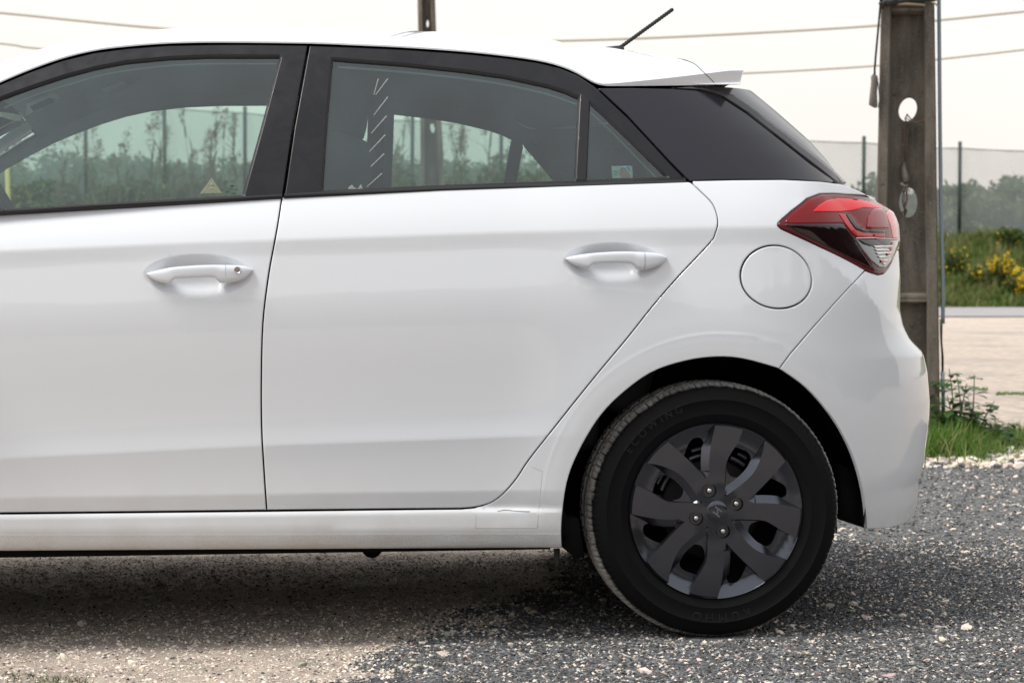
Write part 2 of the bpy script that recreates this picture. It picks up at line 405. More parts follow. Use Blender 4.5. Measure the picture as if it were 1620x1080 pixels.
def panel_mesh(sf, poly, pitch=.012, holes=(), feats=(), offset=0.0, wall=.014, mode='side', shrink=.0022, dish=None, roll=.0012, bstep=.008):
    loops = [densify(p, bstep) for p in [poly] + list(holes)]
    # orientation + gap shrink
    L2 = []
    for i, lp in enumerate(loops):
        nx = np.roll(lp, -1, 0); pv = np.roll(lp, 1, 0); area = np.sum(lp[:, 0] * nx[:, 1] - nx[:, 0] * lp[:, 1])
        if (area < 0) == (i == 0): lp = lp[::-1]; nx = np.roll(lp, -1, 0); pv = np.roll(lp, 1, 0)
        t = nx - pv; t /= np.maximum(1e-9, np.linalg.norm(t, axis=1, keepdims=True)); inw = np.stack([-t[:, 1], t[:, 0]], -1)
        L2.append((lp + inw * shrink, inw))
    bd = [l for l, _ in L2]; nb = sum(len(l) for l in bd)
    allb = np.concatenate(bd); inwb = np.concatenate([i for _, i in L2])
    ring = allb + inwb * .0028
    mn, mx_ = allb.min(0), allb.max(0)
    gx, gz = np.meshgrid(np.arange(mn[0], mx_[0], pitch), np.arange(mn[1], mx_[1], pitch))
    gx = gx + (np.arange(gx.shape[0]) % 2)[:, None] * pitch * .5
    G = np.stack([gx.ravel(), gz.ravel()], -1)
    if len(feats):
        Ft = np.concatenate([np.asarray(f) for f in feats]); 
        cs_ = pitch * .55; key = np.floor(Ft / cs_).astype(int)
        occ = set((a + i, b + j) for a, b in key for i in (-1, 0, 1) for j in (-1, 0, 1)); kg = np.floor(G / cs_).astype(int)
        G = G[[(a, b) not in occ for a, b in kg]]; G = np.concatenate([G, Ft])
    def ok(P, marg):
        m = in_poly(P, bd[0])
        for h in bd[1:]: m &= ~in_poly(P, h)
        idx = np.where(m)[0]
        d = np.full(len(P), 0.0)
        if len(idx):
            dd = np.full(len(idx), 1e9)
            for lp in bd: dd = np.minimum(dd, seg_dist(P[idx], lp))
            d[idx] = dd
        return m & (d > marg)
    G = G[ok(G, .0046)]
    rk = ok(ring, .0018); Rg = ring[rk]
    pts = np.concatenate([allb, Rg, G]) if len(G) else np.concatenate([allb, Rg])
    edges = []; b0 = 0
    for lp in bd:
        n = len(lp); edges += [(b0 + i, b0 + (i + 1) % n) for i in range(n)]; b0 += n
    vs, es, fs, ov, oe, of = delaunay_2d_cdt([Vector(p) for p in pts.tolist()], edges, [], 0, 1e-7)
    P = np.array([tuple(v) for v in vs]); T = np.array([f for f in fs if len(f) == 3])
    cen = P[T].mean(1); m = in_poly(cen, bd[0])
    for h in bd[1:]: m &= ~in_poly(cen, h)
    T = T[m]
    isb = np.full(len(P), -1)
    for i, o_ in enumerate(ov):
        for q in o_:
            if q < nb: isb[i] = q
    a_ = P[T[:, 1]] - P[T[:, 0]]; b_ = P[T[:, 2]] - P[T[:, 0]]
    neg = (a_[:, 0] * b_[:, 1] - a_[:, 1] * b_[:, 0]) < 0; T[neg] = T[neg][:, ::-1]
    X3 = sf(P[:, 0], P[:, 1], mode); N = nrm(sf, P[:, 0], P[:, 1], mode)
    off = np.full(len(P), offset)
    if dish is not None: off = off + dish(P)
    X3 = X3 + N * off[:, None]
    if dish is not None:     # numeric normals with the offset included
        e = 8e-4
        def full(S, Z): 
            n_ = nrm(sf, S, Z, mode); return sf(S, Z, mode) + n_ * (offset + dish(np.stack([S, Z], -1)))[:, None]
        n2 = np.cross(full(P[:, 0] + e, P[:, 1]) - full(P[:, 0] - e, P[:, 1]), full(P[:, 0], P[:, 1] + e) - full(P[:, 0], P[:, 1] - e))
        N = n2 / np.maximum(1e-12, np.linalg.norm(n2, axis=1, keepdims=True))
    bm_ = isb >= 0; bi = np.where(bm_)[0]
    q = isb[bi]; e = 1e-3
    tout = sf(P[bi, 0] - inwb[q, 0] * e, P[bi, 1] - inwb[q, 1] * e, mode) - sf(P[bi, 0] + inwb[q, 0] * e, P[bi, 1] + inwb[q, 1] * e, mode)
    tout /= np.maximum(1e-9, np.linalg.norm(tout, axis=1, keepdims=True))
    Nb = N[bi].copy(); X3[bi] -= Nb * roll
    N[bi] = Nb + .9 * tout
    V = [X3]; NN = [N]; F = T.tolist(); n = len(X3)
    if wall > 0:
        pos = {int(isb[i]): k for k, i in enumerate(bi)}
        V += [X3[bi], X3[bi] - Nb * wall]; NN += [tout + .1 * Nb, tout]
        nbk = len(bi)
        for (a, b) in edges:
            if a in pos and b in pos:
                ka, kb = pos[a], pos[b]; F.append((n + kb, n + ka, n + nbk + ka, n + nbk + kb))
    return np.concatenate(V), F, np.concatenate(NN)
def mirror(V, F, N):
    V = V.copy(); N = N.copy(); V[:, 1] = 2 * YC - V[:, 1]; N[:, 1] *= -1
    return V, [tuple(f)[::-1] for f in F], N
def panel(name, parent, m, sf, poly, far=None, both=False, far_parent=None, far_mat=None, **kw):
    V, F, N = panel_mesh(sf, poly, **kw)
    if both:
        V2, F2, N2 = mirror(V, F, N); n = len(V)
        return mesh_obj(name, np.concatenate([V, V2]), F + [tuple(i + n for i in f) for f in F2], m, parent, True, np.concatenate([N, N2]))
    o = mesh_obj(name, V, F, m, parent, True, N)
    if far:
        V2, F2, N2 = mirror(V, F, N); o2 = mesh_obj(name, V2, F2, far_mat or m, far_parent or parent, True, N2); return o, o2
    return o
def PB(px, mode='side'): return inv(BODY, px, mode)
def PG(px): return inv(GR, px)

# ================================================================== THE CAR
CARP = (-1.0, YC, 0)
car = empty('hatchback_car', CARP)
setp(car, 'white five door hatchback with black window frames parked side-on on gravel', 'car')
def curve_rows(poly_sz, offs=(-.006, -.0018, .0018, .006), step=.012):
    p = densify(poly_sz, step, closed=False); return [p + np.array([0, o]) for o in offs]
def zrows(k, x0, x1, offs=(-.007, -.003, 0, .003, .007), step=.012):
    xs = np.arange(x0, x1, step); z = np.interp(xs, *K[k]); return [np.stack([xs, z + o], -1) for o in offs]
def bowl_feats(i):
    _, X0, Z0, ax, az, d = BUMPS[i]; r = []
    for k in (1.03, 1.0, .97, .9, .75, .55, .3):
        a = np.linspace(0, 2 * math.pi, int(70 * k) + 8, endpoint=False); r.append(np.stack([X0 + ax * k * np.cos(a), Z0 + az * k * np.sin(a)], -1))
    return r
creases = sum([zrows(k, -2.2, .45) for k in (1,)], []) + sum([zrows(k, -2.2, .1, (-.005, 0, .005)) for k in (2, 3)], [])
seam = [(446, 311), (441, 345), (435, 380), (425, 435), (416, 510), (413.5, 600), (414, 675), (417.5, 740), (422, 807)]
seam = catmull(seam, 4).tolist()
door_bot_f = [(422, 807.3), (200, 809.5), (0, 811.5), (-205, 813)]
F_front = [(-225, 806), (-245, 790), (-262, 700), (-262, 600), (-245, 500), (-222, 430), (-215, 356)]
topf = [(-215, 352), (0, 338), (200, 326.5), (446, 311)]
pf = PB(densify(seam + door_bot_f[1:] + F_front + topf[1:-1], 25), 'door')
fdoor, fdoor2 = panel('front_door', car, PAINT, BODY, pf, far=True, mode='door', feats=creases + bowl_feats(0), shrink=.0019)
rear_edge = [(1093.5, 288.5), (1111, 305), (1126.6, 321), (1134, 338), (1136, 354), (1132, 369), (1123, 385), (1072, 439), (1033, 484), (994, 533), (955.5, 579), (917, 626),
             (878, 675), (837, 727), (817, 757), (800, 777), (785, 790), (770, 797.5), (750, 802.3), (730, 804)]
rear_edge = catmull(rear_edge, 3).tolist()
topr = [(446, 311), (700, 298.5), (940, 291), (1040, 288.5), (1089, 287)]
pr_ = PB(densify(topr + rear_edge + [(600, 805.2)] + seam[::-1][:-1], 25), 'door')
rdoor, rdoor2 = panel('rear_door', car, PAINT, BODY, pr_, far=True, mode='door', feats=creases + bowl_feats(1), shrink=.0019)
# tail lamp outline
light_vis = [(1345, 308), (1319, 306), (1297, 306.5), (1277, 314), (1253, 333), (1238, 346), (1231, 353), (1230.5, 357), (1235, 362), (1259, 373), (1296, 390), (1340, 411), (1369, 427), (1380, 432),
             (1389, 434.5), (1398, 433), (1408, 421), (1415, 406), (1419, 395)]
lv = PB(light_vis)
def ssil(z): return float(np.interp(z, BODY.sz, BODY.ssil))
zt = lv[0, 1]
lamp_back = [(ssil(lv[-1, 1]) + .05, lv[-1, 1] + .002), (ssil(.96) + .13, .955), (ssil(1.0) + .12, 1.0), (ssil(zt) + .08, zt - .016), (ssil(zt) + .02, zt - .007)]
lamp_poly = np.concatenate([lv, np.array(lamp_back)])
arch = [(1233, 583), (1276, 614), (1314, 657), (1340, 700), (1357, 743), (1368, 790), (1372, 836)]
arch_l = [(889, 867), (889, 824), (897, 764), (914, 718), (944, 666), (978, 628), (1029, 590), (1084, 571), (1135, 564.5), (1178, 568), (1233, 583)]
arch = catmull(arch, 4).tolist(); arch_l = catmull(arch_l, 4).tolist()
bseam = [(1369, 428), (1345, 453), (1320, 480), (1281, 524), (1250, 560), (1233, 583)]
sideA = PB(densify([(1096, 286), (1160, 284.5), (1240, 284), (1300, 287), (1330, 291)], 20, False))
zc_ = 1.052
sideB = np.array([(ssil(1.05) + .03, 1.052), (ssil(1.05) + .06, 1.045), (ssil(zt) + .06, zt + .004)])
sideC = np.concatenate([[[lv[0, 0] + .01, zt + .0005]], PB(light_vis[:13])])
sideD = PB(densify(bseam, 20, False)); sideE = PB(densify(arch_l[::-1], 14, False))
bot = PB(densify([(889, 867), (400, 869.5), (0, 872), (-205, 873)], 25, False))
front_s = PB(densify([(-215, 873), (-215, 815)], 25, False)) if True else None
dbot = PB(densify([(-215, 813.5), (0, 812), (200, 810), (422, 807.8), (600, 805.7), (730, 804.3)], 25, False))
dre = PB(densify(rear_edge[::-1], 20, False))
side_poly = np.concatenate([sideA, sideB, sideC, sideD[1:], sideE[1:], bot[1:], front_s, dbot[1:], dre[1:-1]])
fuelc = PB([(1229.5, 438)])[0]
fa = np.linspace(0, 2 * math.pi, 72, endpoint=False)
fuel = np.stack([fuelc[0] + .0735 * np.cos(fa) * 1.02, fuelc[1] + .0775 * np.sin(fa)], -1)
xs = np.arange(-2.1, -.35, .012)
sill_rows = [np.stack([xs, np.interp(xs, *K[4]) - o], -1) for o in (-.012, -.008, -.004, 0, .0022, .0045, .0065, .0085, .0125, .018)] + [np.stack([xs, np.interp(xs, *K[5]) + o], -1) for o in (-.004, .004)]
arch_feat = [np.stack([(r_) * np.cos(a := np.linspace(0.05, math.pi, 150)), 0.312 + r_ * np.sin(a)], -1) for r_ in (.42, .428, .434, .442)]
side, side2 = panel('body_side', car, PAINT, BODY, side_poly, far=True, holes=[fuel], feats=creases + sill_rows + arch_feat, shrink=.0012, wall=.010)
flap = panel('fuel_flap', side, PAINT, BODY, fuel, shrink=.0028, offset=.0006)
mesh_ring = panel('fuel_flap_recess', side, MATTBLK, BODY, np.stack([fuelc[0] + .085 * np.cos(fa), fuelc[1] + .088 * np.sin(fa)], -1), offset=-.012, wall=0, pitch=.03)
# rear bumper and tailgate
le = PB(light_vis[12:])
zb_ = PB([(1372, 837)])[0, 1]
bot_b = PB([(1372, 837), (1405, 835.5), (1430, 829), (1442, 820)])
bump_poly = np.concatenate([PB(densify(bseam[::-1], 20, False)), le[1:], [[ssil(le[-1, 1]) + .05, le[-1, 1]], [ssil(.9) + .1, .93], [ssil(.8) + .08, .80], [ssil(.64) + .2, .64], [BODY.smax, .64], [BODY.smax, .24], [ssil(.26) + .12, .25]],
                            bot_b[::-1], PB(densify(arch[::-1], 14, False))[1:-1]])
bumper = panel('rear_bumper', car, PAINT, BODY, bump_poly, both=True, feats=arch_feat, shrink=.0012, wall=.010)
zl = lv[-1, 1]
tg = np.array([[ssil(.64) + .21, .65], [BODY.smax, .65], [BODY.smax, 1.05], [ssil(1.04) + .07, 1.05], [ssil(1.0) + .13, 1.0], [ssil(.95) + .14, .95], [ssil(.82) + .10, .81]])
tailgate = panel('tailgate', car, PAINT, BODY, tg, both=True, pitch=.03)
zr1, zr0 = PB([(1455, 687)])[0, 1], PB([(1452, 708)])[0, 1]
REFL = mat('bumper_reflector_red', (.10, .05, .05), rough=.15, coat=1)
panel('bumper_reflector', bumper, REFL, BODY, np.array([[ssil(zr0) - .022, zr0 + .001], [ssil(zr0) + .14, zr0 - .004], [ssil(zr0) + .15, zr1 + .004], [ssil(zr1) + .0, zr1 + .008]]), far=True, offset=.0012, pitch=.02)
# ---- hidden inner shell so shut lines and gaps read dark
shell_poly = np.array([[-2.2, .25], [-.36, .25], [-.39, .40], [-.34, .56], [-.2, .67], [0, .715], [.2, .67], [.3, .58], [.34, .45], [.36, .25], [.42, .26], [BODY.smax, .30], [BODY.smax, 1.03], [-.2, 1.045], [-1.2, 1.015], [-2.2, .97]])
panel('inner_body_shell', car, MATTBLK, BODY, shell_poly, both=True, offset=-.032, wall=0, pitch=.04, mode='door', shrink=0)
# ---- handles
SILV = mat('handle_paint', (.66, .695, .745), rough=.35, coat=1, coat_rough=.03)
def handle(name, parent, top, bottom, cut, lock=None, flip=False):
    top = catmull(top, 8); bottom = catmull(bottom, 8)
    u0, u1 = top[0, 0], top[-1, 0]
    def piece(ua, ub, nm, par, n):
        us = np.linspace(ua, ub, n); V = []; NS = 22
        for u in us:
            t = np.interp(u, top[:, 0], top[:, 1]); b = np.interp(u, bottom[:, 0], bottom[:, 1])
            b = max(b, t + .8)
            q = (u - u0) / (u1 - u0); mid = sm(np.array((q - .17) / .07)) * sm(np.array((.70 - q) / .07))
            bulge = .020 * (1 - abs(2 * q - 1) ** 2.2) ** .6 + .001
            Pt = on_Y([[u, t]], -.0)[0]; Pb = on_Y([[u, b]], 0)[0]
            zc = .5 * (Pt[2] + Pb[2]); hz = .5 * (Pt[2] - Pb[2]); x = Pt[0]
            ysurf = float(BODY.side(np.array([x]), np.array([zc]), 'door')[0])
            base = ysurf - .004 if not False else 0
            ysk = float(np.interp(2.0, T_, Y_DOOR)) + .008
            yo = ysk - bulge - .004; yi = ysk + .012 * (1 - mid) - .006 * mid + .0
            yc = .5 * (yo + yi); hy = .5 * (yi - yo)
            for j in range(NS):
                a = 2 * math.pi * j / NS; ca, sa = math.cos(a), math.sin(a)
                ex = .62
                dy = -hy * (abs(ca) ** ex) * (1 if ca > 0 else -1); dz = hz * (abs(sa) ** ex) * (1 if sa > 0 else -1)
                V.append((x, yc + dy, zc + dz))
        F = [(i * NS + j, i * NS + (j + 1) % NS, (i + 1) * NS + (j + 1) % NS, (i + 1) * NS + j) for i in range(n - 1) for j in range(NS)]
        F += [tuple(range(NS)), tuple(range((n - 1) * NS, n * NS))[::-1]]
        V = np.array(V)
        if flip: V[:, 1] = 2 * YC - V[:, 1]; F = [f[::-1] for f in F]
        o = mesh_obj(nm, V, F, SILV, par, True); smooth_by_angle(o, 50); return o
    g = piece(u0, cut - .4, name, parent, 44); piece(cut + .4, u1, 'handle_end_cap', g, 18)
    if lock:
        P = on_Y([lock], float(np.interp(2.0, T_, Y_DOOR)) - .0135)[0]
        if flip: return
        V, F = lathe([(.0085, .004), (.0085, -.001), (.0075, -.0022), (.0062, -.0012), (.0058, .000), (.0001, .000)], P, 28)
        o = mesh_obj('lock_cylinder', V, F, CHROME, g); smooth_by_angle(o, 40)
hf_t = [(232, 432), (250, 427), (275, 422.5), (315, 419.5), (350, 418.8), (375, 419.5), (390, 421.5), (400, 426)]
hf_b = [(232, 434), (240, 441), (255, 447), (268, 448), (277, 441), (300, 440), (335, 439), (343, 443), (350, 448), (372, 446), (388, 440), (400, 428)]
hr_t = [(895.5, 408), (910, 404), (935, 400.5), (975, 398), (1020, 398.5), (1045, 401.5), (1056, 407)]
hr_b = [(895.5, 410), (903, 416), (915, 421.5), (930, 424.5), (938, 418), (960, 416.8), (995, 417.5), (1003, 423), (1010, 428), (1028, 425.5), (1046, 418), (1056, 409)]
for d, fl in ((fdoor, False), (fdoor2, True)): handle('door_handle', d, hf_t, hf_b, 357, (375.5, 427), fl)
for d, fl in ((rdoor, False), (rdoor2, True)): handle('door_handle', d, hr_t, hr_b, 1019, None, fl)
# ---- transparent protection film and scratch on the sill behind the rear door
fp = PB(densify([(752, 808), (752, 834.5), (851, 834.5), (858, 745), (838, 737), (790, 806)], 30))
mb = MB()
for seg_ in ([(753, 808), (752.5, 834.5), (850, 834.5), (852, 808)], [(850, 834), (858, 745), (840, 737)]):
    q_ = PB(densify(seg_, 8, False)); mb.tube(BODY(q_[:, 0], q_[:, 1]) + [0, .0002, 0], .0007, 5)
mb.build('film_edge', mat('film_edge_grey', (.45, .45, .45), rough=.5), side)
sp_ = PB([(786, 806.6), (800, 804.6), (812, 806.2), (838, 807.2), (838, 808.6), (812, 808.4), (788, 808)])
panel('paint_scratch', side, mat('bare_scratch', (.85, .85, .84), rough=.2, coat=.5), BODY, sp_, offset=.0035, wall=.003, pitch=.02)

# ------------------------------------------------------------------ tail lamp
RED_BR = mat('lamp_red_bright', (.66, .004, .008), rough=.25, spec=.12, coat=.6, coat_rough=.02); RED_MID = mat('lamp_red', (.17, .002, .004), rough=.22, spec=.1, coat=.5, coat_rough=.02)
RED_DK = mat('lamp_dark_red', (.10, .006, .012), rough=.2, spec=.12, coat=.55, coat_rough=.02); LBLK = mat('lamp_smoked_black', (.012, .004, .006), rough=.12, spec=.12, coat=.75, coat_rough=.02)
def bulge(sf_poly):
    def f(P):
        d = np.full(len(P), 0.0); dd = seg_dist(P, lamp_poly); ins = in_poly(P, lamp_poly)
        return .0075 * (1 - np.exp(-np.where(ins, dd, 0) / .018))
    return f
lamp = panel('tail_lamp', car, RED_DK, BODY, lamp_poly, shrink=.0004, offset=.0005, dish=bulge(None), pitch=.010, wall=.03, feats=[lamp_poly[:0]])
V, F, N = panel_mesh(BODY, lamp_poly, shrink=.0014, offset=.0005, pitch=.02, wall=.03); V, F, N = mirror(V, F, N); lamp2 = mesh_obj('tail_lamp', V, F, RED_DK, car, True, N)
def lamp_piece(name, m, px, off, extra=None, **kw):
    p = PB(densify(px, 8)) if extra is None else np.concatenate([PB(densify(px, 8, False)), np.array(extra)])
    bf = bulge(None)
    return panel(name, lamp, m, BODY, p, offset=.0005 + off, dish=bf, pitch=.008, wall=.0012 + off, shrink=.0003, roll=.0003, **kw)
sz = lambda v, ds: (ssil(PB([(1300, v)])[0, 1]) + ds, PB([(1300, v)])[0, 1])
lamp_piece('lamp_upper_section', RED_MID, [(1400, 331.5), (1375, 319.5), (1345, 310.5), (1319, 308.5), (1299, 309), (1280, 317), (1257, 335), (1243, 348), (1241, 352.5), (1254, 355.2), (1331, 355.2), (1345, 371), (1352, 377), (1418, 379)], .0006)
lamp_piece('lamp_lower_section', LBLK, [(1241, 356), (1331, 356), (1341, 369), (1348, 378), (1359, 399), (1375, 420), (1389, 427), (1380, 427.5), (1368, 421.5), (1300, 387.5), (1262, 368.5)], .0006)
lamp_piece('brake_light_strip', RED_BR, [(1282, 337.2), (1292, 327), (1305, 319), (1325, 315.5), (1352, 317), (1378, 325), (1398, 331.5), (1392, 333.5), (1362, 331.5), (1345, 336), (1325, 338.2)], .0018)
lamp_piece('light_guide_strip', mat('lamp_red_guide', (.42, .002, .004), rough=.2, spec=.12, coat=.75), [(1322, 340), (1333, 341), (1341, 355), (1350, 366), (1362, 370), (1394, 370), (1394, 376.5), (1352, 376.5), (1343, 370), (1333, 357)], .0018)
lamp_piece('guide_shadow_strip', LBLK, [(1333, 341), (1341, 341.5), (1350, 356), (1360, 363.5), (1394, 365.5), (1394, 369), (1361, 368.5), (1349, 364), (1341, 354)], .0021)
lamp_piece('stop_lamp_bowl', mat('lamp_bowl_red', (.26, .004, .008), rough=.16, spec=.12, coat=.75), [(1380, 333), (1391, 333), (1397, 341), (1401, 362), (1366, 362), (1368, 347), (1373, 338)], .0024)
lamp_piece('outer_edge_lens', mat('lamp_pale_red', (.70, .03, .04), rough=.12, spec=.12, coat=.75), [(1402, 333), (1409, 338), (1413.5, 350), (1416.5, 378), (1407.5, 378), (1404, 360), (1397, 339)], .0012)
rv = lamp_piece('reversing_lamp', mat('clear_lamp_housing', (.13, .135, .14), rough=.12, metal=.85, coat=1), [(1348, 379.5), (1417, 380.5), (1416, 392), (1406, 414), (1398, 424.5), (1388, 424), (1374, 414), (1362, 400)], .0012)
def rev_piece(name, m, px, off):
    panel(name, lamp, m, BODY, PB(densify(px, 6)), offset=.0005 + off, dish=bulge(None), pitch=.008, wall=.001, shrink=0, roll=.0002)
rev_piece('reversing_lamp_shade', LBLK, [(1353, 381), (1405, 382), (1403, 390), (1372, 391), (1362, 388)], .0030)
for k, (a, b, c, d) in enumerate(((1376, 392, 1406, 390.5), (1378, 397, 1405, 396.5), (1380, 402.5, 1406, 401), (1383, 408, 1403, 407), (1387, 413.5, 1400, 413.5), (1391, 418.5, 1397, 419))):
    rev_piece('chrome_flute', CHROME, [(a, b - 1.3), (c, d - 1.6), (c, d + 1.0), (a + 3, b + 1.6)], .0036)
for a, b in ((1406, 386), (1404, 395), (1400, 404), (1391, 415)):
    rev_piece('red_reflex_dot', RED_BR, [(a - 2.5, b - 1.5), (a + 1.5, b - 3), (a + 1, b + 1.5), (a - 2.5, b + 2.5)], .0042)
rev_piece('lamp_divider_line', mat('pale_pink_plastic', (.75, .45, .45), rough=.2, coat=1), [(1349, 378), (1380, 377.2), (1417, 379), (1417, 380.3), (1380, 378.8), (1349, 379.4)], .0038)

# ------------------------------------------------------------------ greenhouse: frames, glass, trims
inn = lambda poly, d: (lambda lp: lp)(poly)
gl_f = [(445, 88), (333, 88), (267, 90.5), (200, 97), (150, 106.5), (100, 120), (50, 136.5), (0, 155), (-50, 178), (-100, 203), (-132, 222), (-76, 337), (20, 331.5), (200, 321), (385, 310.2), (418, 190)]
gl_r = [(525, 92), (560, 95), (640, 101), (733, 111), (800, 120.5), (866, 135), (893, 143.5), (917, 154), (911, 286.5), (700, 294), (509, 302.5), (516, 195)]
gl_q = [(932, 161), (960, 186.5), (993, 218), (1027, 251.5), (1057, 280.5), (1000, 282.5), (927, 285)]
fr_f = [(487, 71.5), (420, 70.2), (350, 70), (267, 71.5), (200, 76.5), (150, 83), (100, 95), (50, 112.5), (0, 133.5), (-60, 162), (-150, 212), (-250, 275), (-340, 344), (-300, 352), (0, 337), (200, 325.5), (446.5, 310.5), (450, 290), (463, 200)]
fr_r = [(489.5, 71.8), (560, 74.3), (640, 78), (733, 84.5), (800, 91.5), (850, 98.5), (885, 107), (915, 119.5), (942, 138), (993, 186), (1034, 230), (1060, 258.5), (1084, 283.5), (930, 290), (700, 297), (449.5, 310.3), (453, 290), (466, 200)]
Gff, Gfr = PG(densify(fr_f, 18)), PG(densify(fr_r, 18)); Ggf, Ggr, Ggq = PG(densify(gl_f, 18)), PG(densify(gl_r, 18)), PG(densify(gl_q, 18))
ff, ff2 = panel('window_frame', fdoor, SATIN, GR, Gff, far=True, far_parent=fdoor2, holes=[Ggf], shrink=.0012, wall=.012, pitch=.02)
fr, fr2 = panel('window_frame', rdoor, SATIN, GR, Gfr, far=True, far_parent=rdoor2, holes=[Ggr, Ggq], shrink=.0012, wall=.012, pitch=.02)
wf, wf2 = panel('window_glass', fdoor, GLASS, GR, Ggf, far=True, far_parent=fdoor2, far_mat=GLASS2, offset=-.0065, wall=0, shrink=-.004, pitch=.03, roll=0)
wr, wr2 = panel('window_glass', rdoor, GLASS, GR, Ggr, far=True, far_parent=rdoor2, far_mat=GLASS2, offset=-.0065, wall=0, shrink=-.004, pitch=.03, roll=0)
wq, wq2 = panel('quarter_glass', rdoor, GLASS, GR, Ggq, far=True, far_parent=rdoor2, far_mat=GLASS2, offset=-.0045, wall=0, shrink=-.003, pitch=.03, roll=0)
def ring_strip(name, m, parent, poly, w_, off, th, only=None):
    """thin seal following the inside of a glass outline"""
    lp = densify(poly, .01); nx = np.roll(lp, -1, 0); pv = np.roll(lp, 1, 0)
    t = nx - pv; t /= np.linalg.norm(t, axis=1, keepdims=True); area = np.sum(lp[:, 0] * nx[:, 1] - nx[:, 0] * lp[:, 1])
    inw = np.stack([-t[:, 1], t[:, 0]], -1) * (1 if area > 0 else -1)
    a = lp - inw * .001; b = lp + inw * w_; Va = GR(a[:, 0], a[:, 1]); Vb = GR(b[:, 0], b[:, 1]); Nn = nrm(GR, a[:, 0], a[:, 1], 'g')
    n = len(lp); V = np.concatenate([Va + Nn * off, Vb + Nn * (off - th * .35), Vb + Nn * (off - th)])
    F = []
    for i in range(n):
        j = (i + 1) % n
        for k in range(2):
            q = (i + k * n, j + k * n, j + (k + 1) * n, i + (k + 1) * n); F.append(q if area > 0 else q[::-1])
    return mesh_obj(name, V, F, m, parent)
ring_strip('window_seal', RUBBER, fdoor, Ggf, .0035, -.001, .008); ring_strip('window_seal', RUBBER, rdoor, Ggr, .0035, -.001, .008); ring_strip('window_seal', RUBBER, rdoor, Ggq, .003, -.001, .008)
# pale glass edge line just inside the upper frames
def edge_line(name, parent, px, inset, wpx, m):
    c = catmull(px, 6); t = np.gradient(c, axis=0); t /= np.linalg.norm(t, axis=1, keepdims=True); n = np.stack([-t[:, 1], t[:, 0]], -1)
    a = PG(c + n * inset); b = PG(c + n * (inset + wpx)); k = len(a)
    Va = GR(a[:, 0], a[:, 1]); Vb = GR(b[:, 0], b[:, 1]); Nn = nrm(GR, a[:, 0], a[:, 1], 'g')
    V = np.concatenate([Va - Nn * .010, Vb - Nn * .010, Vb - Nn * .013]); F = [(i + q * k, i + 1 + q * k, i + 1 + (q + 1) * k, i + (q + 1) * k) for i in range(k - 1) for q in range(2)]
    return mesh_obj(name, V, F, m, parent)
EDGE = mat('glass_edge_green', (.17, .22, .22), rough=.5)
edge_line('glass_edge', fdoor, [(5, 166), (60, 144), (110, 128.5), (160, 114), (210, 105.5), (267, 99), (333, 96), (437, 96)], 0, 2.5, EDGE)
edge_line('glass_edge', rdoor, [(535, 101), (560, 102.5), (640, 109), (733, 119), (800, 129), (866, 144), (915, 161)], 0, 3, EDGE)
edge_line('glass_edge', rdoor, [(934, 172), (960, 196), (993, 229), (1020, 257), (1040, 277)], 0, 2, EDGE)
# belt trims: rounded strips
def strip(name, m, parent, top, bot, far_parent, proud=.006, sf='B'):
    us = np.linspace(top[0][0], top[-1][0], 80); Va = []
    tv = np.interp(us, [p[0] for p in top], [p[1] for p in top]); bv = np.interp(us, [p[0] for p in bot], [p[1] for p in bot])
    a = PG(np.stack([us, tv], -1)); b = PB(np.stack([us, bv], -1), 'door')
    A = GR(a[:, 0], a[:, 1]) + np.array([0, .004, 0]); B = BODY(b[:, 0], b[:, 1], 'door') + np.array([0, .003, 0])
    prof = []
    for q in np.linspace(0, 1, 11):
        P = A * (1 - q) + B * q; P[:, 1] -= proud * math.sin(math.pi * q) ** .6 + .002; prof.append(P)
    k = len(us); V = np.concatenate(prof); F = [(i + q * k, i + (q + 1) * k, i + 1 + (q + 1) * k, i + 1 + q * k) for i in range(k - 1) for q in range(10)]
    mesh_obj(name, V, F, m, parent)
    V2 = V.copy(); V2[:, 1] = 2 * YC - V2[:, 1]; mesh_obj(name, V2, [f[::-1] for f in F], m, far_parent)
strip('belt_trim', BLACKTRIM, fdoor, [(-330, 351), (0, 332.5), (20, 331.5), (200, 321), (385, 310), (446.3, 306.5)], [(-330, 362), (0, 341.5), (200, 330), (446.3, 315)], fdoor2)
strip('belt_trim', BLACKTRIM, rdoor, [(449.5, 306), (509, 302.5), (700, 294), (911, 286.5), (1000, 283), (1084, 280.5)], [(449.5, 314.7), (700, 302), (940, 294), (1089, 288.6)], rdoor2)
panel('window_divider', rdoor, BLACKTRIM, GR, PG(densify([(918, 146), (932, 160), (927, 285), (911, 287)], 15)), offset=.001, wall=.012, shrink=0, roll=.0015)
